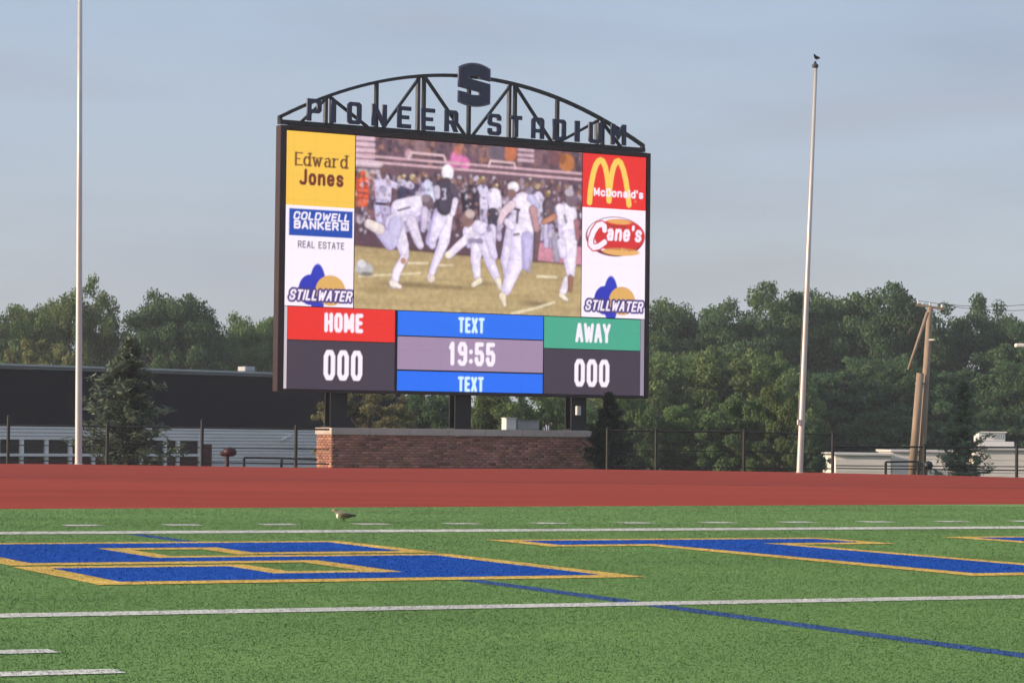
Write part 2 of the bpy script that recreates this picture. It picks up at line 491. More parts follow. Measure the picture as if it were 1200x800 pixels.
GL = {
 'A': '0,0 4.4,10 5.6,10 10,0|1.6,3.2 8.4,3.2', 'B': '0,0 0,10 8,10 10,8.7 10,6.6 8,5.3 0,5.3|8,5.3 10,4 10,1.4 8,0 0,0',
 'C': '10,7 10,8.3 8,10 2,10 0,8.3 0,1.7 2,0 8,0 10,1.7 10,3', 'D': '0,0 0,10 7.5,10 10,8 10,2 7.5,0 0,0',
 'E': '10,0 0,0 0,10 10,10|0,5.1 8.5,5.1', 'H': '0,0 0,10|10,0 10,10|0,5 10,5', 'I': '0,0 0,10', 'J': '10,10 10,2 8,0 2,0 0,1',
 'K': '0,0 0,10|10,10 0,4.5|3,6 10,0', 'L': '0,10 0,0 10,0', 'M': '0,0 0,10 5,2 10,10 10,0', 'N': '0,0 0,10 10,0 10,10',
 'O': '2.5,0 0,1.6 0,8.4 2.5,10 7.5,10 10,8.4 10,1.6 7.5,0 2.5,0', 'R': '0,0 0,10 8,10 10,8.4 10,6.2 8,4.7 0,4.7|6,4.7 10,0',
 'S': '10,7.6 10,8.5 8,10 2,10 0,8.5 0,6.8 2,5.5 8,4.5 10,3.2 10,1.5 8,0 2,0 0,1.5 0,2.4', 'T': '5,0 5,10|0,10 10,10',
 'U': '0,10 0,1.6 2.5,0 7.5,0 10,1.6 10,10', 'W': '0,10 2.4,0 5,8 7.6,0 10,10', 'X': '0,0 10,10|0,10 10,0', 'Y': '0,10 5,4.4 10,10|5,0 5,4.4',
 '0': '2.5,0 0,1.6 0,8.4 2.5,10 7.5,10 10,8.4 10,1.6 7.5,0 2.5,0', '1': '0,8 5,10 5,0', '5': '9.5,10 0.5,10 0.3,5.6 7.5,6 10,4.6 10,1.6 7.5,0 2.5,0 0,1.6 0,2.6',
 '9': '0,1.0 2.5,0 7.5,0 10,1.6 10,8.4 7.5,10 2.5,10 0,8.4 0,6.6 2.5,5.2 10,5.2', ':': '0,1.2 0,1.4|0,6 0,6.2', "'": '0,10 0,8',
 'a': '1,6 3,6.8 7,6.8 9.5,5.2 9.5,0|9.5,4 3,4 0.5,2.2 2.5,0 6,0 9.5,2', 'c': '10,5.4 7.5,6.8 3,6.8 0,5 0,1.8 3,0 7.5,0 10,1.4', 'd': '10,10 10,0|10,5 7,6.8 3,6.8 0,5 0,1.8 3,0 7,0 10,1.8',
 'e': '0,3.4 10,3.4 10,5 7.5,6.8 2.5,6.8 0,5 0,1.8 2.5,0 7.5,0 9.5,1.2', 'f': '2,0 2,8.5 4.5,10 8,10|0,6.8 7,6.8', 'g': '10,6.8 10,-1.6 7.5,-3 2,-3|10,5 7,6.8 3,6.8 0,5 0,1.8 3,0 7,0 10,1.8',
 'h': '0,0 0,10|0,5 4,6.8 8,6.8 10,5 10,0', 'i': '0,0 0,6.8|0,9 0,9.4', 'k': '0,0 0,10|9,6.8 0,3|3,4 10,0', 'l': '0,0 0,10', 'n': '0,0 0,6.8|0,4.8 4,6.8 8,6.8 10,5 10,0',
 'o': '2.5,0 0,1.8 0,5 2.5,6.8 7.5,6.8 10,5 10,1.8 7.5,0 2.5,0', 'r': '0,0 0,6.8|0,4.5 3,6.6 7,6.8', 's': '9.5,5.6 7,6.8 2.5,6.8 0.5,5.4 2,3.8 8,3 9.8,1.4 7.5,0 2.5,0 0.3,1.2', 'w': '0,6.8 2.6,0 5,6 7.4,0 10,6.8'}
GW = {'I': 0.0, ':': 0.0, "'": 0.0, 'i': 0.0, 'l': 0.0, 'M': 1.35, 'W': 1.4, 'w': 1.35, '1': 0.55, 'r': 0.7, 'f': .6, ' ': 0.35, 'E': .85, 'L': .8, 'T': .95}

class Panel:
    def __init__(s, name, u0, u1, z0, z1, base, step=0.021):
        s.name = name; nu, nz_ = max(2, int((u1-u0)/step)), max(2, int((z1-z0)/step))
        s.u, s.z = np.meshgrid(np.linspace(u0, u1, nu), np.linspace(z0, z1, nz_))
        s.c = np.empty(s.u.shape+(3,)); s.c[:] = lin(base); s.aa = step*0.8
    def put(s, d, col, alpha=1.0, soft=None):
        k = np.clip(0.5-d/(soft or s.aa*1.3), 0, 1)[..., None]*alpha
        s.c = s.c*(1-k)+np.array(lin(col))*k
    def seg(s, p, q_, r0, r1=None):
        r1 = r0 if r1 is None else r1
        dx, dz = q_[0]-p[0], q_[1]-p[1]; L2 = dx*dx+dz*dz+1e-12
        t = np.clip(((s.u-p[0])*dx+(s.z-p[1])*dz)/L2, 0, 1)
        return np.hypot(s.u-p[0]-t*dx, s.z-p[1]-t*dz)-(r0+(r1-r0)*t)
    def line(s, pts, r, col, **k):
        d = np.full(s.u.shape, 9.0)
        for a, b in zip(pts[:-1], pts[1:]): d = np.minimum(d, s.seg(a, b, r))
        s.put(d, col, **k)
    def box(s, u0, u1, z0, z1, col, **k):
        s.put(np.maximum(np.maximum(u0-s.u, s.u-u1), np.maximum(z0-s.z, s.z-z1)), col, **k)
    def ell(s, c, ru, rz, col, **k):
        s.put((np.hypot((s.u-c[0])/ru, (s.z-c[1])/rz)-1)*min(ru, rz), col, **k)
    def text(s, txt, lb, rt, sw, col, shear=0.0, gap=4.2, outline=None, serif=False, thin=None):
        (u0, z0), (u1, z1) = lb, rt
        units = sum(GW.get(ch, 1.0)*10 for ch in txt)
        nfix = len(txt)
        # horizontal room left after the stroke widths
        free = (u1-u0)-nfix*sw
        k = free/(units+gap*(nfix-1)); x = u0+sw/2; hh = (z1-z0)-sw
        D = np.full(s.u.shape, 9.0)
        for ch in txt:
            w = GW.get(ch, 1.0)*10
            for st in GL.get(ch, '').split('|'):
                if not st: continue
                pts = [tuple(map(float, t.split(','))) for t in st.split()]
                P = [(x+(px*(w/10 if w else 0))*k+shear*(py/10*hh), z0+sw/2+py/10*hh) for px, py in pts]
                for a, b in zip(P[:-1], P[1:]):
                    wd = sw/2
                    if thin and abs(a[0]-b[0]) > abs(a[1]-b[1])*0.9: wd = thin/2
                    D = np.minimum(D, s.seg(a, b, wd))
                if serif:
                    for e, (px, py) in ((P[0], pts[0]), (P[-1], pts[-1])):
                        if py in (0.0, 10.0, 6.8): D = np.minimum(D, s.seg((e[0]-sw*0.9, e[1]), (e[0]+sw*0.9, e[1]), (thin or sw)/2))
            x += w*k+sw+gap*k
        if outline: s.put(D-outline[0], outline[1])
        s.put(D, col)
    def emit(s, label=None):
        h, w = s.u.shape
        for q_ in (s.u, s.z):                                  # faint seams between the LED modules
            f = np.abs(((q_+40.16) % .64)-.32); s.c = s.c*(1-.07*np.clip(1-f/.022, 0, 1))[..., None]
        V = np.c_[s.u.ravel(), np.zeros(h*w), s.z.ravel()]
        i = (np.arange(h-1)[:, None]*w+np.arange(w-1)).ravel()
        F = np.c_[i, i+1, i+w+1, i+w]
        o = link(s.name, np_mesh(s.name, V, F, np.clip(s.c.reshape(-1, 3), 0, 1)), M_LED, SB)
        if label: o['label'] = label
        return o
WHITE = (250, 238, 253)

pn = Panel('sponsor_panel', -5.50, -3.475, 6.735, 8.675, (246, 196, 74))
pn.text('Edward', bd(345.5, 194.2), bd(407.5, 182), 0.060, (112, 66, 24), gap=3.0, serif=True, thin=0.034)
pn.text('Jones', bd(350.7, 216.3), bd(403, 200.8), 0.085, (110, 38, 24), gap=3.0)
pn.emit('yellow panel with a two-line name in brown letters')

pn = Panel('sponsor_panel', -5.50, -3.475, 4.105, 6.735, WHITE)
(u0, z1), (u1, z0) = bd(339, 243.8), bd(413, 279.4)
pn.box(u0, u1, z0, z1, (24, 74, 172))
pn.text('COLDWELL', bd(343.6, 257), bd(409.3, 251.2), 0.046, WHITE, gap=2.4, shear=0.2)
pn.text('BANKER', bd(344.4, 267.6), bd(397, 260.6), 0.052, WHITE, gap=2.4)
(a0, b0), (a1, b1) = bd(399.6, 270.2), bd(408.8, 261.5)
pn.box(a0, a1, b0, b1, WHITE); pn.box(a0+.05, a1-.05, b0+.05, b1-.05, (24, 74, 172)); pn.line([(a0+.03, b0+.07), (a1-.1, b0+.07), (a1-.1, b1-.08)], .018, WHITE)
pn.text('REAL ESTATE', bd(349, 290), bd(403.5, 284.6), 0.030, (92, 88, 100), gap=3.2)
def stand_in(P, cx, z0, k):
    # plain blue and gold shape, no figure
    P.ell((cx-.08*k, z0+.05*k), .25*k, .66*k, (48, 58, 186)); P.ell((cx-.30*k, z0+.02*k), .34*k, .40*k, (44, 52, 180))
    P.ell((cx+.30*k, z0+.02*k), .44*k, .40*k, (222, 172, 96))
lo, hi = bd(338.5, 351.0), bd(411.5, 341.5)
stand_in(pn, (lo[0]+hi[0])/2+.0, hi[1]-.02, 1.0)
pn.text('STILLWATER', lo, hi, 0.052, WHITE, shear=.25, gap=2.6, outline=(.055, (70, 52, 120)))
pn.emit('white panel with a blue logo block and an outlined team name')

pn = Panel('sponsor_panel', 3.705, 5.83, 7.165, 8.675, (230, 45, 40))
cq = lambda x, y: bd(675+x/6.15, 170+y/6.15)
arch = [(98, 412), (103, 340), (112, 270), (126, 200), (143, 145), (162, 117), (178, 110), (195, 120), (212, 160), (226, 230), (233, 310), (238, 400)]
arch2 = [(238, 400), (244, 310), (254, 230), (270, 160), (288, 124), (305, 117), (322, 130), (342, 180), (360, 260), (373, 350), (382, 430)]
for A_ in (arch, arch2): pn.line([cq(*q_) for q_ in A_], .086, (247, 205, 92))
pn.text("McDonald's", cq(128, 366), cq(486, 330), 0.050, WHITE, gap=2.6)
pn.ell(cq(428, 408), .04, .04, (240, 120, 70))
pn.emit('red panel with golden arches and a white name')

pn = Panel('sponsor_panel', 3.705, 5.83, 4.105, 7.165, WHITE)
c_ = cq(288, 655)
def tilt_ell(P, c, ru, rz, ang, col):
    du, dz = P.u-c[0], P.z-c[1]; x = du*cos(ang)+dz*sin(ang); y = -du*sin(ang)+dz*cos(ang)
    P.put((np.hypot(x/ru, y/rz)-1)*min(ru, rz), col)
tilt_ell(pn, (c_[0]-.02, c_[1]-.02), .99, .56, .03, (122, 36, 60)); tilt_ell(pn, (c_[0]-.02, c_[1]+.02), .94, .50, .03, WHITE)
tilt_ell(pn, (c_[0]+.12, c_[1]+.01), .86, .47, .03, (214, 46, 48)); tilt_ell(pn, (c_[0]+.18, c_[1]-.44), .62, .11, .0, (233, 176, 104))
tilt_ell(pn, (c_[0]+.10, c_[1]+.40), .40, .07, -.02, (236, 168, 92))
Cp = [cq(x, y) for x, y in ((206, 612), (205, 585), (185, 570), (158, 578), (128, 620), (108, 675), (106, 715), (128, 738), (165, 730), (206, 700))]
pn.line(Cp, .115, (206, 40, 46)); pn.line(Cp, .078, WHITE)
pn.text("ane's", cq(218, 688), cq(472, 583), 0.088, WHITE, gap=2.6, shear=.12)
pn.text('Raising', cq(232, 592), cq(362, 577), .024, (150, 60, 40), gap=3.0)
pn.text('Chicken fingers', cq(218, 752), cq(440, 738), .022, (190, 70, 50), gap=3.0)
lo, hi = bd(685.5, 363.2), bd(752.5, 353.7)
stand_in(pn, (lo[0]+hi[0])/2-.02, hi[1]-.02, 1.0)
pn.text('STILLWATER', lo, hi, 0.052, WHITE, shear=.25, gap=2.6, outline=(.055, (70, 52, 120)))
pn.emit('white panel with a red oval logo and an outlined team name')

pn = Panel('team_panel', -5.39, -2.205, 3.225, 4.085, (232, 46, 38)); pn.text('HOME', bd(380, 388.8), bd(425.7, 367.8), 0.105, WHITE, gap=2.6); pn.emit('red panel reading HOME')
pn = Panel('score_panel', -5.39, -2.205, 1.935, 3.205, (66, 56, 70)); pn.text('000', bd(379, 445.2), bd(424.9, 411), 0.130, WHITE, gap=3.0); pn.emit('dark score panel left of the clock')
pn = Panel('text_panel', -2.12, 2.46, 3.425, 4.075, (38, 112, 238)); pn.text('TEXT', bd(537, 389.8), bd(567.9, 372.5), 0.080, (214, 242, 252), gap=2.2); pn.emit('blue strip reading TEXT above the clock')
pn = Panel('clock_panel', -2.12, 2.46, 2.515, 3.395, (160, 136, 166)); pn.text('19:55', bd(526, 428), bd(580.5, 401.6), 0.118, WHITE, gap=3.2); pn.emit('mauve clock panel with white digits')
pn = Panel('text_panel', -2.12, 2.46, 1.945, 2.475, (34, 110, 240)); pn.text('TEXT', bd(536.5, 458.6), bd(567, 441.6), 0.080, (214, 242, 252), gap=2.2); pn.emit('blue strip reading TEXT below the clock')
pn = Panel('team_panel', 2.49, 5.69, 3.205, 4.075, (72, 167, 138)); pn.text('AWAY', bd(674.2, 400.8), bd(715.6, 379.6), 0.092, WHITE, gap=1.0); pn.emit('green panel reading AWAY')
pn = Panel('score_panel', 2.49, 5.69, 1.94, 3.185, (66, 56, 70)); pn.text('000', bd(673, 452.6), bd(714.2, 421.5), 0.130, WHITE, gap=3.0); pn.emit('dark score panel right of the clock')
Panel('edge_strip', -5.495, -5.405, 1.94, 4.09, (205, 190, 200), .1).emit()
Panel('edge_strip', 5.70, 5.825, 1.94, 4.09, (150, 140, 158), .1).emit()

# --- the video picture: a football play in front of a crowd
pn = Panel('video_panel', -3.45, 3.685, 4.095, 8.675, (112, 84, 96), 0.0205)
cv = lambda x, y: bd(410+x/3.636, 150+y/3.636)
K_ = (cv(400, 300)[0]-cv(300, 300)[0])/100
r2 = np.random.default_rng(3)
# soft colour mottling of the crowd
def mott(n, x0, x1, y0, y1, rmin, rmax, cols, alpha):
    for _ in range(n):
        x, y = x0+r2.random()*(x1-x0), y0+r2.random()*(y1-y0); y += (x/1000)*58
        r = rmin+r2.random()*(rmax-rmin); c = cols[r2.integers(len(cols))]
        pn.ell(cv(x, y), r*K_*(.7+.6*r2.random()), r*K_*(.7+.8*r2.random()), c, alpha=alpha, soft=.05)
mott(420, 20, 990, 20, 130, 5, 15, [(84, 62, 74), (130, 98, 106), (104, 78, 92), (150, 112, 112), (92, 72, 90), (170, 120, 104), (70, 54, 66)], .7)
pn.put(np.maximum(cv(0, 120)[1]-.41*0-(pn.u-cv(0, 0)[0])*0-pn.z-9, -1)*0+9, (0, 0, 0))
for (x, y, r, c) in ((455, 130, 26, (236, 130, 190)), (490, 150, 22, (228, 120, 180)), (430, 165, 22, (220, 110, 170)), (460, 95, 18, (196, 120, 100)), (683, 108, 30, (206, 120, 80)), (690, 75, 22, (196, 112, 78)), (625, 100, 38, (112, 96, 112)),
                     (925, 150, 34, (196, 122, 66)), (905, 130, 20, (150, 90, 60)), (870, 130, 26, (120, 78, 84)), (800, 130, 26, (132, 100, 110)), (300, 80, 26, (150, 116, 124)), (250, 110, 16, (200, 160, 170))):
    pn.ell(cv(x, y), r*K_, r*1.1*K_, c, soft=.08, alpha=.9)
for i in range(5): pn.line([cv(25, 42+i*25), cv(100, 47+i*25)], 8*K_, (226, 190, 204), soft=.06)
for i in range(3): pn.line([cv(720, 92+i*22), cv(780, 97+i*22)], 6*K_, (206, 172, 184), soft=.06)
# dark wall behind the bench, then rails
for x in range(20, 1000, 40): pn.ell(cv(x, 215+.05*x), 34*K_, 36*K_, (106, 80, 92), soft=.3, alpha=.7)
for (y0, y1) in ((118, 195), (142, 220)): pn.line([cv(60, y0), cv(985, y1)], 4.5*K_, (216, 176, 186), soft=.05)
for pts in (((250, 130), (262, 105), (400, 118), (408, 140)), ((590, 165), (600, 140), (700, 150), (706, 172))): pn.line([cv(*p) for p in pts], 4*K_, (226, 192, 198), soft=.05)
pn.line([cv(30, 150), cv(130, 158)], 9*K_, (230, 205, 215), soft=.1); pn.line([cv(40, 185), cv(110, 190)], 7*K_, (236, 214, 222), soft=.1)
# dark lower hoardings
for x in range(10, 1010, 26): pn.ell(cv(x, 410+.05*x), 30*K_, 96*K_, (92, 66, 78), soft=.25, alpha=.75)
mott(420, 10, 990, 180, 400, 5, 13, [(70, 52, 66), (122, 92, 104), (200, 180, 204), (150, 116, 126), (86, 70, 96), (176, 120, 106), (222, 206, 226), (60, 46, 60)], .65)
# pink mat, ground
pn.line([cv(790, 525), cv(990, 548)], 36*K_, (206, 140, 158), soft=.06)
gl = cv(25, 500); gr = cv(985, 588)
gz_ = gl[1]+(pn.u-gl[0])*(gr[1]-gl[1])/(gr[0]-gl[0])
pn.put(pn.z-gz_, (186, 162, 118), soft=.05)
pn.line([(gl[0], gl[1]), (gr[0], gr[1])], 5*K_, (86, 54, 62), soft=.05)
for _ in range(90):
    x, y = r2.random()*960+25, 530+r2.random()*240; y += .06*x*(1-(y-530)/300)
    pn.ell(cv(x, y), (30+60*r2.random())*K_, (3+5*r2.random())*K_, [(176, 150, 106), (198, 174, 130), (168, 146, 104), (192, 170, 120)][r2.integers(4)], alpha=.55, soft=.1)
for (x, y, w, h, c) in ((270, 668, 190, 10, (132, 112, 78)), (440, 680, 170, 8, (140, 118, 82)), (110, 690, 90, 12, (160, 138, 96)), (790, 748, 95, 10, (122, 104, 76)), (560, 664, 80, 7, (136, 116, 84))):
    pn.ell(cv(x, y), w*K_*.6, h*K_, c, alpha=.85, soft=.1)
for pts, r in ((((690, 790), (790, 768), (870, 742)), 5), (((250, 575), (330, 574)), 5), (((360, 585), (440, 583)), 4), (((40, 632), (300, 618)), 3), (((800, 632), (880, 636)), 5)):
    pn.line([cv(*p) for p in pts], r*K_, (228, 212, 178), soft=.05)
PW_, PS_, DK, SKN = (248, 236, 252), (206, 196, 230), (84, 72, 92), (160, 108, 92)
def limb(pts, rs, col, soft=.045):
    D = np.full(pn.u.shape, 9.0)
    for i in range(len(pts)-1): D = np.minimum(D, pn.seg(cv(*pts[i]), cv(*pts[i+1]), rs[i]*K_, rs[i+1]*K_))
    pn.put(D-.022, (70, 54, 66), alpha=.35, soft=.05)
    pn.put(D, tuple(c*f for c, f in zip(col, (.90, .88, .95))) if min(col) > 150 else tuple(c*.8 for c in col), soft=soft)
    R_ = max(rs)*K_; dd = np.roll(D, (int(R_*.18/.0205), int(R_*.22/.0205)), (0, 1))   # lit from the upper left
    pn.put(np.maximum(D+.012, dd+R_*.20), col, soft=R_*.34)
def blob(x, y, rx, ry, col, soft=.05): pn.ell(cv(x, y), rx*K_, ry*K_, col, soft=soft)
# down marker, referee and bench players
limb([(55, 215), (50, 310)], [27, 27], (240, 100, 52));
for i in range(4): pn.line([cv(38, 232+i*22), cv(76, 236+i*22)], 3*K_, (180, 60, 40), soft=.04)
limb([(140, 235), (142, 300)], [36, 32], (226, 212, 240)); limb([(125, 330), (128, 420)], [22, 14], PS_); limb([(150, 330), (158, 420)], [22, 14], (190, 178, 214)); blob(143, 188, 15, 22, (120, 84, 82)); pn.line([cv(112, 322), cv(172, 326)], 5*K_, (70, 56, 80)); limb([(170, 235), (215, 255)], [13, 11], (222, 208, 236)); blob(140, 262, 18, 14, (170, 160, 190))
for (x, y, c) in ((228, 262, (70, 66, 96)), (268, 262, (80, 70, 100)), (320, 262, (226, 218, 242)), (565, 270, (222, 212, 238)), (622, 300, (244, 232, 250)), (765, 275, (150, 136, 158)), (800, 300, (226, 214, 238)), (845, 330, (104, 84, 98)), (515, 330, (64, 54, 70))):
    limb([(x, y), (x+2, y+70)], [26, 22], c); blob(x-2, y-44, 10, 13, (120, 84, 78)); blob(x-1, y-53, 12, 11, [(150, 118, 78), (96, 84, 96), (196, 170, 130), (70, 58, 66)][(x//7) % 4]); blob(x+4, y-58, 5, 4, (226, 206, 186))
    limb([(x-8, y+95), (x-8, y+170)], [15, 11], (206, 194, 222)); limb([(x+12, y+95), (x+14, y+170)], [15, 11], (188, 174, 206))
limb([(512, 290), (520, 390)], [40, 34], (66, 52, 68)); limb([(330, 250), (345, 300)], [26, 20], (214, 214, 240)); limb([(215, 230), (260, 245)], [12, 14], (200, 190, 216))
limb([(615, 290), (618, 350)], [30, 24], (246, 236, 250)); limb([(610, 370), (606, 430)], [26, 16], (74, 66, 84)); limb([(605, 430), (606, 520)], [18, 14], (230, 218, 240))
limb([(765, 420), (760, 600)], [24, 14], (196, 186, 222)); limb([(800, 430), (790, 560)], [16, 10], (116, 88, 96)); limb([(870, 460), (880, 560)], [16, 12], (168, 160, 176))
mott(520, 10, 990, 175, 440, 3, 8, [(62, 48, 60), (104, 80, 92), (214, 200, 220), (150, 116, 120), (90, 76, 104), (186, 130, 110), (232, 220, 236), (52, 42, 54), (120, 70, 66)], .55)
for x in range(40, 990, 34): blob(x, 196+.05*x+12*r2.random(), 8, 10, [(150, 116, 92), (110, 84, 84), (198, 172, 150), (84, 66, 74)][r2.integers(4)])
gz2 = gz_+0; pn.put(np.maximum(pn.z-gz2, gz2-.30-pn.z), (176, 152, 110), soft=.05, alpha=.6)
# quarterback in dark shirt
limb([(345, 480), (385, 370)], [22, 30], PS_); limb([(405, 370), (402, 480), (358, 590), (342, 640)], [34, 22, 14, 12], PW_); limb([(350, 480), (352, 500)], [18, 14], (226, 214, 240)); limb([(385, 385), (352, 470)], [28, 16], (240, 228, 248))
limb([(400, 258), (402, 335)], [37, 33], (78, 68, 86)); limb([(435, 255), (455, 300)], [16, 12], (92, 80, 98)); limb([(450, 310), (438, 365)], [12, 10], (232, 218, 236)); limb([(370, 260), (372, 290)], [14, 12], (206, 194, 214))
blob(417, 190, 25, 30, (250, 242, 252)); blob(412, 222, 22, 10, (80, 60, 70)); limb([(396, 262), (408, 262), (404, 280), (408, 300), (396, 302)], [4]*5, (190, 180, 196)); limb([(350, 640), (345, 645)], [13, 11], (244, 226, 206))
# crouching lineman left
limb([(285, 335), (215, 360)], [34, 38], PW_); limb([(210, 345), (290, 322)], [34, 30], PW_); blob(332, 318, 25, 28, (112, 92, 104)); blob(322, 300, 18, 14, (150, 130, 140))
limb([(190, 410), (225, 500), (234, 548)], [38, 24, 16], PW_); limb([(228, 560), (200, 610), (188, 665)], [16, 17, 15], (246, 234, 246)); limb([(180, 660), (212, 676)], [13, 8], (246, 232, 222)); blob(228, 566, 12, 12, (176, 128, 112))
limb([(195, 410), (172, 490), (120, 430)], [30, 26, 20], PS_); limb([(128, 432), (80, 408)], [20, 17], (242, 226, 220)); limb([(262, 400), (290, 480), (300, 500)], [22, 17, 14], (232, 218, 238)); limb([(318, 350), (316, 420)], [14, 11], (216, 200, 224)); pn.line([cv(205, 352), cv(255, 338)], 4*K_, (140, 120, 150))
# diving blocker centre
limb([(515, 445), (560, 455)], [34, 38], PW_); limb([(545, 420), (570, 430)], [24, 24], (236, 224, 246)); blob(502, 388, 26, 32, (140, 106, 104)); blob(512, 366, 20, 16, (198, 176, 176)); limb([(500, 470), (455, 510), (425, 540)], [17, 15, 14], (244, 230, 246)); blob(418, 540, 13, 12, (244, 234, 214))
limb([(545, 490), (535, 560), (542, 630)], [30, 20, 14], PW_); limb([(525, 668), (552, 650)], [9, 13], (240, 226, 198)); limb([(580, 490), (600, 580), (632, 650)], [34, 20, 14], (240, 228, 248)); limb([(632, 650), (642, 682)], [14, 9], (242, 228, 206)); limb([(590, 460), (615, 545)], [20, 14], (228, 216, 242)); blob(590, 428, 9, 16, (150, 130, 170)); limb([(510, 480), (560, 482)], [7, 7], (160, 146, 180))
# big defender
limb([(735, 330), (730, 410)], [48, 46], PW_); limb([(700, 400), (660, 560), (668, 620)], [30, 18, 13], (232, 220, 242)); limb([(735, 440), (715, 560), (665, 690)], [48, 34, 20], PW_); limb([(650, 715), (660, 752)], [15, 8], (246, 230, 200)); limb([(780, 350), (795, 430)], [18, 14], (196, 150, 156)); limb([(755, 470), (750, 590)], [26, 14], (198, 188, 228))
limb([(690, 330), (655, 360), (640, 400)], [18, 16, 12], (230, 204, 214)); limb([(670, 400), (690, 420)], [13, 13], PW_); blob(697, 252, 24, 20, (248, 238, 250)); blob(690, 280, 20, 18, (140, 104, 106)); limb([(705, 345), (722, 350)], [4, 4], (70, 60, 76)); limb([(716, 350), (712, 402)], [4, 4], (90, 80, 96)); limb([(700, 455), (720, 452)], [3, 3], (110, 100, 120)); limb([(770, 300), (800, 330)], [15, 10], (206, 198, 232))
# player at right edge
limb([(925, 370), (928, 450)], [44, 40], PW_); limb([(895, 345), (900, 400)], [20, 16], (244, 232, 248)); limb([(930, 480), (938, 580), (940, 625)], [40, 25, 16], PW_); limb([(900, 490), (908, 540)], [20, 16], (234, 222, 244)); blob(944, 305, 26, 30, (126, 104, 118)); blob(935, 275, 20, 14, (190, 176, 190)); limb([(870, 378), (825, 400)], [13, 10], (196, 136, 112)); limb([(925, 650), (905, 705)], [17, 14], (246, 234, 240)); limb([(900, 712), (924, 730)], [10, 7], (246, 234, 210)); limb([(940, 640), (938, 690)], [13, 8], SKN); limb([(965, 400), (970, 470)], [12, 9], (170, 110, 120)); limb([(915, 375), (922, 400)], [4, 4], (150, 140, 170))
blob(62, 600, 36, 24, (188, 184, 186)); blob(50, 578, 18, 14, (226, 220, 226)); blob(70, 622, 26, 8, (120, 112, 110))
def blur(c, n):
    for _ in range(n):
        q_ = np.pad(c, ((1, 1), (1, 1), (0, 0)), mode='edge')
        c = (q_[:-2, 1:-1]+q_[2:, 1:-1]+q_[1:-1, :-2]+q_[1:-1, 2:]+2*q_[1:-1, 1:-1])/6
    return c
for lev, amp in ((1, .045), (4, .05)):
    nzv = blur(r2.normal(0, 1, pn.c.shape[:2]+(1,)), lev*3); pn.c = pn.c*(1+amp*nzv/nzv.std())
# creases and shadowed sides on the white kit
lum = pn.c.mean(2, keepdims=True); shade = blur(r2.normal(0, 1, pn.c.shape[:2]+(1,)), 26); shade /= shade.std()
kit = np.clip((lum-.62)*4, 0, 1)*np.clip(shade*.6, 0, 1)
pn.c = pn.c*(1-kit*np.array([.16, .17, .10]))
pn.c = blur(np.clip(pn.c, 0, 1), 1)
pn.emit('video picture of a football play in front of a crowd')

# --- arched truss with the stadium's name
TR = MB().bar((-5.66, .14, 8.90), (5.84, .14, 8.90), .11, .18).build('truss', M_BLK, SB)
arc = lambda u: 9.02+1.52*(1-((u-.09)/5.74)**2)
am = MB(); us = np.linspace(-5.62, 5.80, 41)
for ua, ub in zip(us[:-1], us[1:]): am.bar((ua-.004, .14, arc(ua)), (ub+.004, .14, arc(ub)), .085, .12)
am.build('arch_chord', M_BLK, TR)
for u in (-5.63, 5.80): MB().bar((u, .14, 8.95), (u, .14, 9.06), .09, .12).build('end_post', M_BLK, TR)
for u in (-4.19, -1.40, 1.48, 4.37):
    MB().box(u-.075, u+.01, .22, .34, 1.9, arc(u)-.03).build('rear_post', M_GST, TR)
    MB().bar((u+.07, .14, 8.95), (u+.07, .14, arc(u)-.04), .08, .11).build('post', M_BLK, TR)
for u in (-2.78, .08, 2.93): MB().bar((u, .14, 8.95), (u, .14, arc(u)-.04), .085, .11).build('post', M_BLK, TR)
for (ua, za, ub, zb) in ((-5.0, 8.95, -4.24, 9.64), (-4.17, 9.66, -3.04, 8.95), (-2.56, 8.95, -1.46, 10.40), (-1.30, 10.42, -.05, 8.95), (.22, 8.95, 1.41, 10.40), (1.55, 10.42, 2.74, 8.95), (3.02, 8.95, 4.30, 9.64), (4.42, 9.62, 5.05, 8.95)):
    MB().bar((ua, .145, za), (ub, .145, zb), .066, .09).build('diagonal', M_BLK, TR)

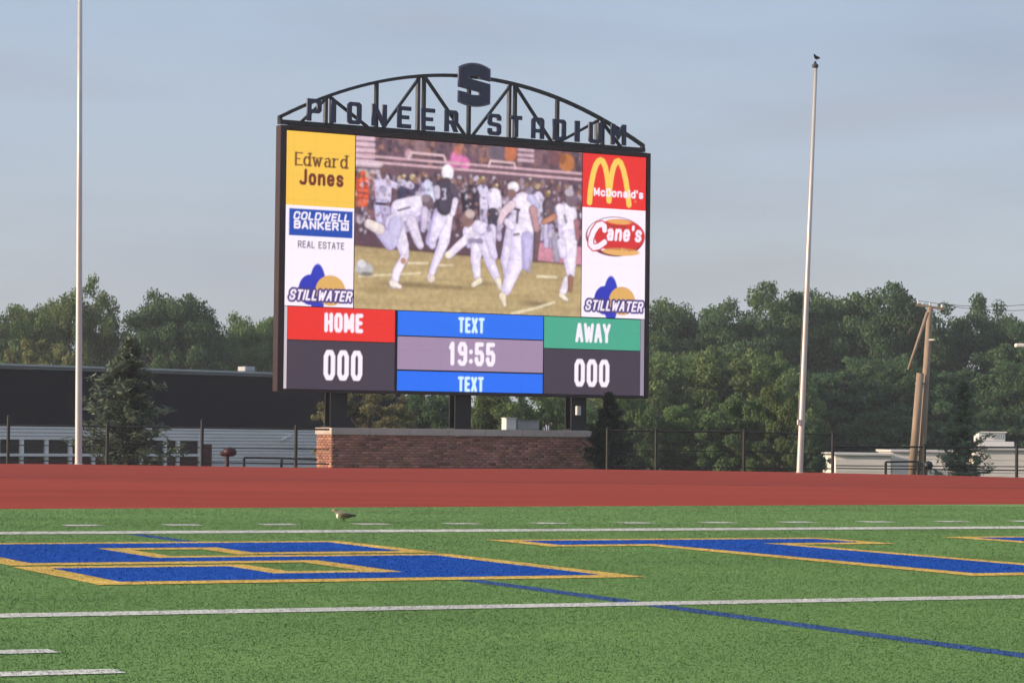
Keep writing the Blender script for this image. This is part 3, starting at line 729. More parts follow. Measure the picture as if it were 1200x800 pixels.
def G_(s_): return [[tuple(map(float, t.split(','))) for t in lp.split()] for lp in s_.split('|')]
BL = {  # block capitals with cut corners on a 10 x 14 grid
 'P': G_('0,0 3,0 3,5 8.4,5 10,6.6 10,12.4 8.4,14 0,14|3,7.4 6.4,7.4 7,8 7,11 6.4,11.6 3,11.6'), 'I': G_('0,0 10,0 10,14 0,14'),
 'O': G_('1.6,0 8.4,0 10,1.6 10,12.4 8.4,14 1.6,14 0,12.4 0,1.6|3.6,2.4 3,3 3,11 3.6,11.6 6.4,11.6 7,11 7,3 6.4,2.4'),
 'N': G_('0,0 2.8,0 2.8,8.6 7.2,0 10,0 10,14 7.2,14 7.2,5.4 2.8,14 0,14'), 'E': G_('0,0 10,0 10,2.6 3,2.6 3,5.8 8.6,5.8 8.6,8.2 3,8.2 3,11.4 10,11.4 10,14 0,14'),
 'R': G_('0,0 3,0 3,5 4.6,5 7,0 10,0 7.8,5.2 10,6.8 10,12.4 8.4,14 0,14|3,7.4 6.4,7.4 7,8 7,11 6.4,11.6 3,11.6'),
 'S': G_('1.6,0 8.4,0 10,1.6 10,6.6 8.6,8.0 3,8.6 3,11 3.6,11.6 6.4,11.6 7,11 7,9.8 10,9.8 10,12.4 8.4,14 1.6,14 0,12.4 0,7.6 1.4,6.2 7,5.6 7,3 6.4,2.4 3.6,2.4 3,3 3,4.4 0,4.4 0,1.6'),
 'T': G_('3.4,0 6.6,0 6.6,11.4 10,11.4 10,14 0,14 0,11.4 3.4,11.4'), 'A': G_('0,0 3,0 3,4 7,4 7,0 10,0 10,12.4 8.4,14 1.6,14 0,12.4|3,6.4 3,11 3.6,11.6 6.4,11.6 7,11 7,6.4'),
 'D': G_('0,0 8.4,0 10,1.6 10,12.4 8.4,14 0,14|3,2.4 3,11.6 6.4,11.6 7,11 7,3 6.4,2.4'), 'U': G_('1.6,0 8.4,0 10,1.6 10,14 7,14 7,3 6.4,2.4 3.6,2.4 3,3 3,14 0,14 0,1.6'),
 'M': G_('0,0 2.5,0 2.5,8 5,3.4 7.5,8 7.5,0 10,0 10,14 7.5,14 5,9 2.5,14 0,14')}
LET = [('P', -4.938, -4.513), ('I', -4.234, -4.085), ('O', -3.741, -3.324), ('N', -3.009, -2.561), ('E', -2.232, -1.821), ('E', -1.499, -1.084), ('R', -.774, -.36),
       ('S', .585, 1.001), ('T', 1.31, 1.67), ('A', 1.982, 2.389), ('D', 2.677, 3.105), ('I', 3.407, 3.557), ('U', 3.861, 4.295), ('M', 4.603, 5.111)]
def upright(o, y):  # local XY shape -> standing in the board's XZ plane
    o.rotation_euler = (pi/2, 0, 0); o.location = (0, y, 0)
for ch, u0, u1 in LET:
    lp = [[(u0+x/10*(u1-u0), 8.965+y/14*.585) for x, y in l_] for l_ in BL[ch]]
    me = shape_mesh('sign_letter', lp, .06); me.materials.clear()
    me.materials.append(M_EDGE); me.materials.append(M_NAVY)
    for p in me.polygons: p.material_index = 1 if p.normal.z > .5 else 0
    o = link('sign_letter', me, None, SB); upright(o, -.04); o['label'] = 'navy block letter %s standing on the truss' % ch
def emblem(loops_scale, name, m, y, th):
    # block S with bowed top and bottom and two narrow slits
    cx, cz, w, h = .10, 10.287, .505, .60
    k = loops_scale
    W, H = w+k, h+k
    n_ = 9
    top = [(cx-W+2*W*i/(n_-1), cz+H-.135*((2*i/(n_-1)-1)**2)) for i in range(n_)]
    bot = [(cx+W-2*W*i/(n_-1), cz-H+.10*((2*i/(n_-1)-1)**2)) for i in range(n_)]
    hw, sl = .145-k, .022-k*.25
    loop = top + [(cx+W, cz+.125+sl), (cx-hw+.12, cz+.21+sl), (cx-hw+.12, cz+.27-k), (cx+hw-.12, cz+.27-k)] if False else None
    loop = top + [(cx+W, cz+.10+sl), (cx+hw, cz+.155+sl), (cx+hw, cz+.235-k*.3), (cx-hw, cz+.235-k*.3), (cx-hw, cz+.185-sl), (cx+W, cz+.075-sl)] \
        + bot + [(cx-W, cz-.165-sl), (cx-hw, cz-.215-sl), (cx-hw, cz-.275+k*.3), (cx+hw, cz-.275+k*.3), (cx+hw, cz-.21+sl), (cx-W, cz-.11+sl)]
    me = shape_mesh(name, [loop], th); me.materials.clear()
    return me
me = emblem(0.0, 'emblem', None, 0, .05); me.materials.append(mat('emblem_grey', (0.15, 0.17, 0.25), .45, .15, 4))
EM = link('emblem', me, None, SB); upright(EM, -.10); EM['label'] = 'block S emblem in navy at the crown of the arch'
me = emblem(-.045, 'emblem_face', None, 0, .02); me.materials.append(M_NAVY)
ef = link('emblem_face', me, None, EM); ef.location = (0, 0, .038)

# --- support columns
for u in (-3.74, .06, 3.80):
    k = MB().box(u-.25, u+.25, .22, .26, .97, 1.87).box(u-.25, u+.25, .52, .56, .97, 1.87).box(u-.03, u+.03, .262, .518, .97, 1.87)
    k.box(u-.30, u+.30, .16, .62, .935, .968)
    k.build('support_column', M_CAB, SB)
MB().box(3.66, 3.80, .10, .215, 1.36, 1.62, .015).build('junction_box', mat('white_plastic', (.62, .62, .60), .5, .1, 6), SB)

# ------------------------------------------------------------------ brick wall under the board
M_BRICK = mat('brick', (0.205, 0.088, 0.066), 0.85, 0.30, 1.6, 0.4, 40, attr='Col')
M_MORT = mat('mortar', (0.25, 0.18, 0.145), 0.9, 0.15, 5)
M_CAP = mat('limestone', (0.50, 0.42, 0.37), 0.8, 0.22, 1.2, 0.3, 25)
W0, W1, WD = -4.06, 4.13, .86
BW = thing('brick_wall', 'low red brick wall with a pale stone cap under the scoreboard', 'wall', (BP.x, BP.y, 0), BY)
MB().box(W0+.012, W1-.012, .012, WD-.012, -.40, .745).build('mortar_core', M_MORT, BW)
Vb, Fb, Cb = [], [], []
def brick_row(axis, z, off):
    L = (W1-W0) if axis == 'x' else WD
    p = -off
    while p < L:
        a, b = max(p, 0), min(p+.196, L)
        if b-a > .03:
            j = RNG.normal(0, .0025)
            if axis == 'x': bx = (W0+a, W0+b, -j*0-.0+j, .05, z, z+.062)
            elif axis == 'l': bx = (W0+j-.001, W0+.05, a+.004, b, z, z+.062)
            else: bx = (W1-.05, W1+j+.001, a+.004, b, z, z+.062)
            m_ = MB().box(*bx); k = len(Vb)*0+sum(len(q) for q in Vb)
            Vb.append(np.array(m_.v)); Fb.append(np.array(m_.f)+k)
            c = np.array([0.39, 0.19, 0.138])*(1+RNG.normal(0, .20))*(1+RNG.normal(0, .05, 3)); Cb.append(np.tile(np.clip(c, .02, .6), (8, 1)))
        p += .206
for i in range(16):
    z = -.40+i*.072
    if z+.062 > .75: break
    for ax in ('x', 'l', 'r'): brick_row(ax, z, .103 if i % 2 else 0)
tag(link('brick', np_mesh('brick', np.concatenate(Vb), np.concatenate(Fb), np.concatenate(Cb)), M_BRICK, BW), kind='stuff')
edges = np.linspace(W0-.035, W1+.035, 8)
for a, b in zip(edges[:-1], edges[1:]): MB().box(a+.004, b-.004, -.045, WD+.045, .752, .935, .012).build('cap_stone', M_CAP, BW)

M_UTIL = mat('utility_grey', (.30, .32, .31), .5, .12, 5); M_UW = mat('utility_white', (.66, .66, .62), .5, .1, 5)
for (u0, u1, z1, m_, lab) in ((1.42, 1.74, 1.265, M_UW, 'small white electrical box on the stone cap of the brick wall'), (1.80, 2.48, 1.20, M_UTIL, 'wide grey electrical box on the stone cap beside the white one')):
    t_ = thing('electrical_box', lab, 'electrical box', tuple(b2w((u0+u1)/2, .32, .936)), BY, 'electrical boxes on the wall')
    w = (u1-u0)/2; h = z1-.936
    MB().box(-w, w, -.13, .13, 0, h-.02, .01).build('housing', m_, t_); MB().box(-w-.015, w+.015, -.15, .14, h-.018, h+.004, .006).build('lid', m_, t_)
    MB().box(-w+.03, w-.03, -.14, -.132, .03, h-.05, .003).build('door', m_, t_)

# ------------------------------------------------------------------ poles
M_ALU = mat('pole_metal', (.52, .51, .50), .42, .10, 2.0, metal=.25, spec=.5)
def flagpole(base, top, r0, r1, label):
    t_ = thing('flagpole', label, 'pole', tuple(base), 0, 'tall metal poles behind the track')
    d = top-base
    MB().tube([(0, 0, -.3), (0, 0, 0), tuple(d*.5), tuple(d)], [r0*1.02, r0, (r0+r1)/2, r1], 16).build('shaft', M_ALU, t_, True)
    MB().lathe([(r0*1.05, -.03), (r0*1.4, -.03), (r0*1.4, .02), (r0*1.15, .04), (r0*1.02, .05)], 16).build('base_collar', M_ALU, t_, True)
    return t_, d
b_, tp_ = at(92, 543.6, 62.3), at(94.2, -95, 62.3); b_.z = -.03
t_, d = flagpole(b_, tp_, .084, .046, 'very tall silver pole standing left, rising out of the picture')
MB().lathe([(.001, -.09), (.06, -.06), (.085, 0), (.06, .06), (.001, .09)], 14, tuple(d+Vector((0, 0, .1)))).build('finial', M_ALU, t_, True)
b_, tp_ = at(937, 553.2, 61.6), at(956.3, 76, 61.6); b_.z = -.03
t_, d = flagpole(b_, tp_, .074, .036, 'slightly leaning silver pole standing right of the scoreboard')
MB().lathe([(.03, -.10), (.075, -.08), (.075, -.02), (.04, 0), (.02, .06)], 14, tuple(d+Vector((-.02, 0, .02)))).build('pulley', mat('pulley', (.06, .06, .065), .5, .1, 5), t_, True)
k = d*((553.2-493)/(553.2-76))
MB().box(k.x-.115, k.x-.02, -.11, -.05, k.z-.07, k.z+.06, .012).build('cleat_box', M_ALU, t_)
MB().tube([(k.x-.10, -.12, k.z), (d.x-.06, -.06, d.z-.06)], .004, 5).build('halyard', mat('rope', (.5, .48, .44), .8), t_)

def bird_mesh(sc):
    """one skin: tail, body, breast, neck, head, bill along local X (facing -X)"""
    m_ = MB(); prof = [(.13, .060, .004, .010), (.10, .062, .016, .016), (.05, .062, .030, .030), (0, .062, .040, .040), (-.045, .070, .036, .040), (-.072, .092, .022, .026), (-.086, .112, .021, .022), (-.104, .112, .014, .014), (-.112, .109, .005, .005), (-.132, .106, .001, .001)]
    n_ = 10
    for x, z, ry, rz in prof:
        for k in range(n_): m_.v.append((x*sc, ry*cos(2*pi*k/n_)*sc, (z+rz*sin(2*pi*k/n_))*sc))
    for i in range(len(prof)-1):
        for k in range(n_): m_.f.append((i*n_+k, i*n_+(k+1) % n_, (i+1)*n_+(k+1) % n_, (i+1)*n_+k))
    m_.f.append(tuple(range(n_)))
    return m_
def bird(loc, rz, sc, label, mb, mwing, mbreast, mleg):
    t_ = thing('bird', label, 'bird', loc, rz)
    bird_mesh(sc).build('body', mb, t_, True)
    for s_ in (-1, 1):
        w = MB(); pts = [(-.05, .036, .075), (.02, .042, .085), (.09, .026, .072), (.145, .008, .064), (.06, .040, .050), (-.02, .040, .050)]
        w.raw([(x*sc, s_*(y+.003)*sc, z*sc) for x, y, z in pts]+[(x*sc, s_*(y-.006)*sc, z*sc) for x, y, z in pts], [(0, 1, 2, 3, 4, 5), (11, 10, 9, 8, 7, 6)]+[(i, (i+1) % 6, (i+1) % 6+6, i+6) for i in range(6)])
        w.build('wing', mwing, t_, True)
        MB().tube([(.005*sc, s_*.015*sc, .03*sc), (.012*sc, s_*.016*sc, 0)], .0035*sc, 6).build('leg', mleg, t_)
    if mbreast:
        MB().lathe([(.001, -.037), (.024, -.026), (.032, 0), (.026, .024), (.012, .036)], 12, (0, 0, 0)).build('breast', mbreast, t_, True, (-.050*sc, 0, .068*sc)).scale = (sc*.72, sc*1.05, sc*1.12)
    return t_
M_BB = mat('dark_feathers', (.02, .022, .028), .6, .2, 8); M_BT = mat('tan_feathers', (.30, .26, .18), .8, .3, 40); M_BW = mat('white_feathers', (.75, .76, .68), .7, .1, 20); M_BD = mat('brown_feathers', (.10, .085, .055), .8, .3, 40)
p_ = tp_+Vector((.01, 0, .10)); bird(tuple(p_), .9, 1.05, 'small dark bird perched on top of the leaning silver pole', M_BB, M_BB, None, M_BB)
gx = ground_pt(402, 611.5); bird((gx.x, gx.y, 0.006), .12, .92, 'small tan and white bird standing on the turf behind the end line', M_BT, M_BD, M_BW, M_BB)

# ------------------------------------------------------------------ fences
M_FEN = mat('fence_black', (.012, .014, .016), .5, .2, 5)
M_WIRE = mat('fence_wire', (.035, .042, .045), .5, .2, 5, metal=.3)
def fence(label, pts, posts, mid=True, low=None):
    """pts: rail top points left to right; posts: (point on top, height above rail)"""
    base = Vector((pts[0].x, pts[0].y, -.32))
    t_ = thing('chain_link_fence', label, 'fence', tuple(base), 0, 'black chain-link fences behind the track')
    P = [p-base for p in pts]
    for a, b in zip(P[:-1], P[1:]):
        MB().tube([a, b], .024, 8).build('top_rail', M_FEN, t_)
        if mid: MB().tube([Vector((a.x, a.y, a.z-.50)), Vector((b.x, b.y, b.z-.50))], .014, 6).build('middle_rail', M_FEN, t_)
        lo_ = [Vector((q.x, q.y, .34)) for q in (a, b)]
        MB().tube(lo_, .018, 6).build('bottom_rail', M_FEN, t_)
    for p, ex in posts:
        q_ = p-base
        MB().tube([(q_.x, q_.y, -.1), (q_.x, q_.y, q_.z+ex)], .042, 10).build('post', M_FEN, t_)
        MB().lathe([(.042, 0), (.05, .01), (.03, .05), (.001, .06)], 10, (q_.x, q_.y, q_.z+ex)).build('post_cap', M_FEN, t_)
    w = MB()
    for a, b in zip(P[:-1], P[1:]):
        L = (b-a).length; n_ = max(2, int(L/.075)); zt, zb = min(a.z, b.z)-.02, .06
        H = zt-zb; st = H
        for sgn in (1, -1):
            for i in range(-int(H/.075), n_+int(H/.075)):
                s0 = i*.075; e0, e1 = s0, s0+H
                f0, f1 = max(0, e0), min(L, e1)
                if f1-f0 < .03: continue
                pa, pb = a+(b-a)*(f0/L), a+(b-a)*(f1/L)
                za, zb_ = zb+(f0-e0), zb+(f1-e0)
                if sgn < 0: za, zb_ = zt-(f0-e0), zt-(f1-e0)
                yo = .004*sgn; r = .0022
                q0, q1 = Vector((pa.x, pa.y+yo, za)), Vector((pb.x, pb.y+yo, zb_))
                w.raw([q0+Vector((0, -r, -r)), q0+Vector((0, -r, r)), q0+Vector((0, r, 0)), q1+Vector((0, -r, -r)), q1+Vector((0, -r, r)), q1+Vector((0, r, 0))], [(0, 1, 4, 3), (1, 2, 5, 4), (2, 0, 3, 5)])
    tag(w.build('wire_mesh', M_WIRE, t_), kind='stuff')
    return t_
DF = 67.0
fp = [at(x, y, DF) for x, y in ((-60, 497), (10, 498), (126, 499.5), (237, 501), (347, 502.5), (386, 503))]
fence('black chain-link fence in front of the long dark building', fp, [(fp[i], e) for i, e in ((0, .02), (1, .20), (2, .06), (3, .16), (4, .05))])
fp = [at(x, y, 68.5) for x, y in ((712, 504.5), (769, 505), (872, 506), (976, 509))]
fence('black chain-link fence between the brick wall and the white building', fp, [(p, .03) for p in fp])
fp = [at(x, y, 69.5) for x, y in ((980, 523), (1083.5, 523.5), (1191.5, 524), (1300, 525))]
fence('low black chain-link fence in front of the white building', fp, [(p, .03) for p in fp[1:]])
# low handrails in front of the fence
def handrail(pts, label):
    base = Vector((pts[0].x, pts[0].y, -.30)); t_ = thing('handrail', label, 'railing', tuple(base))
    P = [p-base for p in pts]
    MB().tube(P, .026, 8).build('rail', M_FEN, t_)
    for q_ in P[:-1] if len(P) > 2 else P: MB().tube([(q_.x, q_.y, -.05), tuple(q_)], .034, 8).build('post', M_FEN, t_)
handrail([at(286, 536, 65.4), at(330, 536.6, 65.4), at(372, 538.2, 65.4)], 'low dark rail running up to the left end of the brick wall')
handrail([at(1038, 541, 66.5), at(1076, 540.5, 66.5)], 'short dark rail by the foot of the wooden utility pole')

# maroon bucket-like bowl on a post, and a round lamp on the right fence
M_MAR = mat('maroon', (.035, .008, .011), .5, .2, 6)
p_ = at(266, 548, 65.0); p_.z = -.30
t_ = thing('drum_on_post', 'maroon rounded drum on a short post in front of the fence', 'drum', tuple(p_))
zc = at(268, 530, 65.0).z+.30
MB().tube([(0, 0, 0), (0, 0, zc-.06)], .05, 10).build('post', M_MAR, t_)
MB().lathe([(.001, -.10), (.10, -.09), (.16, -.04), (.17, .02), (.15, .08), (.10, .12), (.001, .14)], 16, (.06, 0, zc)).build('bowl', M_MAR, t_, True)
MB().tube([(.02, 0, zc-.02), (-.12, 0, zc-.04), (-.19, 0, zc-.02)], [.08, .055, .035], 10).build('spout', M_MAR, t_, True)
p_ = at(1086, 557, 68.9); p_.z = -.35
t_ = thing('round_lamp', 'dark round lamp on a bracket low on the right fence', 'lamp', tuple(p_))
zc = at(1087, 545, 68.9).z+.35
MB().lathe([(.001, -.12), (.09, -.09), (.13, 0), (.09, .09), (.001, .12)], 14, (.03, -.05, zc)).build('head', M_BLK, t_, True)
MB().tube([(-.12, .2, zc+.06), (.03, 0, zc)], .03, 8).build('bracket', M_BLK, t_); MB().tube([(-.02, .05, 0), (0, 0, zc)], .03, 8).build('stake', M_BLK, t_)

# ------------------------------------------------------------------ long dark building on the left
M_DARK = mat('charcoal_metal', (.009, .0105, .019), .85, .18, .25, .15, 3, spec=.08, stretch=(1, 1, 3))
M_SID = mat('white_siding', (.90, .88, .86), .6, .10, .6, stretch=(1, 1, 6)); M_COP = mat('coping', (.36, .38, .39), .5, .12, 1.0)
M_REC = mat('recess_dark', (.020, .016, .020), .8, .3, 1.0); M_REDB = mat('dark_red_base', (.085, .016, .018), .8, .25, 2.0)
A0, A1 = at(-60, 480, 99.5), at(0, 480, 102.0)
pl, pr = at(0, 500, 102.0), at(362, 500, 114.0)
ang = math.atan2(pr.y-pl.y, pr.x-pl.x); Lb = math.hypot(pr.x-pl.x, pr.y-pl.y)
BD = thing('long_building', 'long low building with a charcoal upper wall and white siding below', 'building', (pl.x, pl.y, -2.2), ang)
def bu(px, py):
    """photo pixel -> (distance along the facade, height above its base)"""
    n_ = np.array([sin(ang), -cos(ang), 0]); d = ray(px, py); C0 = np.array([0, 0, HC]); P = np.array([pl.x, pl.y, 0])
    q_ = C0+d*((n_ @ (P-C0))/(n_ @ d)); return (q_[0]-pl.x)*cos(ang)+(q_[1]-pl.y)*sin(ang), q_[2]+2.2
xL, xR = -6.0, Lb+5.5
zt = .5*(bu(0, 427)[1]+bu(320, 437)[1]); zd = .5*(bu(0, 497)[1]+bu(340, 503)[1])
MB().box(xL, xR, .10, 9, 0, zd-.01).build('back_wall', M_REC, BD)
nseg = 3; ex = np.linspace(xL, xR, nseg+1)
for a, b in zip(ex[:-1], ex[1:]): MB().box(a+.003, b-.003, -.035, .5, zd, zt-.17, .004).build('wall_panel', M_DARK, BD)
MB().box(xL, xR, .5, 9, zd, zt-.18).build('upper_volume', M_DARK, BD)
MB().box(xL-.1, xR+.1, -.22, 9.1, zt-.06, zt+.03, .015).build('coping', M_COP, BD); MB().box(xL-.05, xR+.05, -.16, 9.0, zt-.165, zt-.065, .01).build('fascia', mat('fascia', (.17, .18, .19), .5, .1, 1.0), BD)
u_, z_ = bu(299, 431); MB().box(u_-.28, u_+.28, .3, .8, zt+.05, zt+.26, .03).box(u_-.08, u_+.08, .45, .6, zt+.02, zt+.05).build('roof_vent', M_COP, BD)
xs_ = bu(236, 520)[0]; bh = (zd-bu(0, 515)[1])/4
for i in range(4): MB().box(xL, xs_, -.02, .099, zd-bh*(i+1)+.01, zd-bh*i-.008, .012).build('siding_board', M_SID, BD)
for i in range(12):
    if zd-bh*(i+1) > -.05: MB().box(xs_+.004, xR, -.02, .099, zd-bh*(i+1)+.01, zd-bh*i-.008, .012).build('siding_board', M_SID, BD)
for px in (-31, -3, 25, 54, 82, 109, 137, 165, 193, 208, 234):
    u_ = bu(px, 530)[0]; MB().box(u_-.085, u_+.085, -.06, .06, 0, zd-4*bh+.0, .012).build('porch_post', M_SID, BD)
zr = bu(60, 533)[1]; MB().box(xL, xs_-.2, -.13, -.065, zr-.05, zr+.06, .01).build('porch_rail', M_SID, BD)
MB().box(xL, xs_-.1, .02, .09, 0, bu(60, 538)[1]).build('base_wall', M_REDB, BD)
u_ = bu(241, 520)[0]; MB().box(u_-.18, u_+.30, -.06, -.025, 0, bu(241, 520)[1], .01).build('door', M_REDB, BD)
u_, z_ = bu(332, 514); MB().tube([(u_-.25, -.1, z_-.08), (u_+.3, -.1, z_+.14)], .05, 8).build('gutter_pipe', M_SID, BD)

# ------------------------------------------------------------------ white building on the right
M_WBL = mat('white_wall', (.80, .77, .71), .65, .10, .5, stretch=(1, 1, 5)); M_WRF = mat('pale_roof', (.62, .62, .60), .6, .15, .6)
DW = 128.0
def white_block(name, x0, x1, ytop, depth, thick, label, boards=True):
    a, b = at(x0, ytop, depth), at(x1, ytop, depth); z0 = -2.6; h = a.z-z0
    t_ = thing(name, label, 'building', (a.x, depth, z0), 0, 'white sheds beyond the fence'); w = b.x-a.x
    MB().box(0, w, .05, thick, 0, h-.10).build('wall', M_WBL, t_)
    n_ = int(h/.30)
    for i in range(n_): MB().box(0, w, 0, .049, i*.30+.01, (i+1)*.30-.012, .01).build('siding_board', M_WBL, t_)
    MB().box(-.12, w+.12, -.15, thick+.1, h-.09, h+.03, .02).build('roof', M_WRF, t_)
    return t_
white_block('white_shed', 979, 1044, 531, 126.0, 5, 'low cream shed at the left end of the white buildings')
white_block('white_shed', 1046, 1143, 527.5, 128.5, 5, 'white building behind the utility pole and small conifer')
white_block('white_shed', 1144, 1290, 525, 127.0, 6, 'white building carrying the rooftop unit at the right edge')
a, b = at(1144, 517, 129.0), at(1185, 525, 129.0)
t_ = thing('rooftop_unit', 'pale boxy air handling unit on the white building roof', 'hvac unit', (a.x, 129.0, at(1144, 524.4, 129).z))
w = b.x-a.x; h0 = a.z-b.z; h1 = at(1144, 505.5, 129).z-b.z; w2 = at(1175, 510, 129).x-a.x
MB().box(0, w, -.8, .8, 0, h0, .02).build('lower_housing', M_WRF, t_); MB().box(0, w2, -.7, .7, h0+.01, h1-.06, .02).build('upper_housing', M_WRF, t_); MB().box(-.08, w2+.08, -.78, .78, h1-.055, h1, .02).build('lid', M_WBL, t_)
for i in range(6): MB().box(w2*.56+i*w2*.07, w2*.56+i*w2*.07+.05, -.715, -.702, h0+.1, h1-.14).build('louver', M_UTIL, t_)

# ------------------------------------------------------------------ utility pole, wires, lamp
M_WOOD = mat('weathered_wood', (.30, .225, .165), .85, .25, 2.0, .5, 12, stretch=(5, 5, .6))
DP = 112.0
pb, pt = at(1076, 560, DP), at(1090, 360, DP); pb.z = -2.1
UP = thing('utility_pole', 'leaning wooden utility pole with a thicker stub strapped to its foot', 'utility pole', tuple(pb))
d = pt-pb
MB().tube([(0, 0, -.3), tuple(d*.5), tuple(d)], [.20, .165, .125], 12).build('pole_shaft', M_WOOD, UP, True)
s0, s1 = at(1068.5, 560, DP-.35)-pb, at(1078.5, 437, DP-.35)-pb
MB().tube([tuple(s0), tuple(s1)], [.175, .16], 12).build('stub', M_WOOD, UP, True)
for f in (.25, .9):
    p_ = s0.lerp(s1, f); MB().lathe([(.235, -.04), (.245, 0), (.235, .04)], 12, (p_.x+.06, p_.y+.1, p_.z)).build('strap', M_GST, UP)
e0, e1 = at(1087, 366, DP-.3)-pb, at(1064.5, 433, DP-.6)-pb
MB().tube([tuple(e0), tuple(e1)], [.075, .06], 8).build('brace', M_WOOD, UP, True)
ca, cb_ = at(1074, 357, DP)-pb, at(1106, 362, DP)-pb
MB().bar(tuple(ca), tuple(cb_), .10, .09).build('crossarm', M_WOOD, UP)
for f in (.06, .5, .94):
    p_ = ca.lerp(cb_, f); MB().lathe([(.02, .05), (.05, .08), (.03, .11), (.05, .14), (.02, .18)], 8, tuple(p_)).build('insulator', M_WBL, UP, True)
p_ = at(1096, 398, DP-.2)-pb; MB().bar((d.x*.8, -.1, p_.z), tuple(p_), .06, .06).build('bracket', M_WBL, UP)
M_CAB2 = mat('cable', (.03, .03, .032), .6)
for (f, y1) in ((.06, 352), (.94, 358)):
    s_ = pb+ca.lerp(cb_, f)+Vector((0, 0, .18)); e_ = at(1330, y1-22, DP-8)
    t_ = thing('overhead_wire', 'thin overhead wire from the %s side of the pole top to the right' % ('left' if f < .5 else 'right'), 'wire', tuple(s_))
    pts = [(e_-s_)*(i/10)+Vector((0, 0, -.55*4*(i/10)*(1-i/10))) for i in range(11)]
    MB().tube(pts, .012, 5).build('cable', M_CAB2, t_)
p_ = at(1206, 560, 96); p_.z = -1.4
t_ = thing('street_lamp', 'pale street lamp head reaching in at the right edge', 'street lamp', tuple(p_))
hd = at(1194, 405, 96)-p_
MB().tube([(0.35, 0, 0), (.30, 0, hd.z+.1), (.12, 0, hd.z+.12)], [.09, .06, .04], 10).build('pole', M_ALU, t_, True)
MB().box(hd.x-.14, hd.x+.28, -.13, .13, hd.z-.06, hd.z+.08, .03).build('lamp_head', M_WBL, t_)

# ------------------------------------------------------------------ trees
def leaf_material():
    m = bpy.data.materials.new('foliage'); m.use_nodes = True
    n, l = m.node_tree.nodes, m.node_tree.links
    b = n['Principled BSDF']; b.inputs['Roughness'].default_value = .6; b.inputs['Specular IOR Level'].default_value = .25
    a = n.new('ShaderNodeAttribute'); a.attribute_name = 'Col'
    oi = n.new('ShaderNodeObjectInfo')
    v = n.new('ShaderNodeVectorMath'); v.operation = 'MULTIPLY'
    l.new(a.outputs['Color'], v.inputs[0]); l.new(oi.outputs['Color'], v.inputs[1])
    l.new(v.outputs['Vector'], b.inputs['Base Color'])
    tr = n.new('ShaderNodeBsdfTranslucent'); l.new(v.outputs['Vector'], tr.inputs['Color'])
    mxs = n.new('ShaderNodeMixShader'); mxs.inputs['Fac'].default_value = .38
    l.new(b.outputs['BSDF'], mxs.inputs[1]); l.new(tr.outputs['BSDF'], mxs.inputs[2])
    l.new(mxs.outputs['Shader'], n['Material Output'].inputs['Surface'])
    return m
M_LEAF = leaf_material()
M_BARK = mat('bark', (.085, .068, .052), .9, .3, 3.0, .6, 12, stretch=(3, 3, .6))

def leaves(C, N, size, rs, col, elong=1.6):
    """diamond leaves at C with normals N"""
    n = len(C); N = N/np.linalg.norm(N, axis=1, keepdims=True)
    r = rs.normal(size=(n, 3)); X = np.cross(N, r); X /= np.linalg.norm(X, axis=1, keepdims=True); Y = np.cross(N, X)
    s = (size*(.6+.8*rs.random((n, 1))))
    V = np.stack([C-X*s*elong/2, C+Y*s*.42+N*s*.12, C+X*s*elong/2, C-Y*s*.42+N*s*.12], 1).reshape(-1, 3)
    F = np.arange(n*4).reshape(-1, 4)
    return V, F, np.repeat(col, 4, 0)

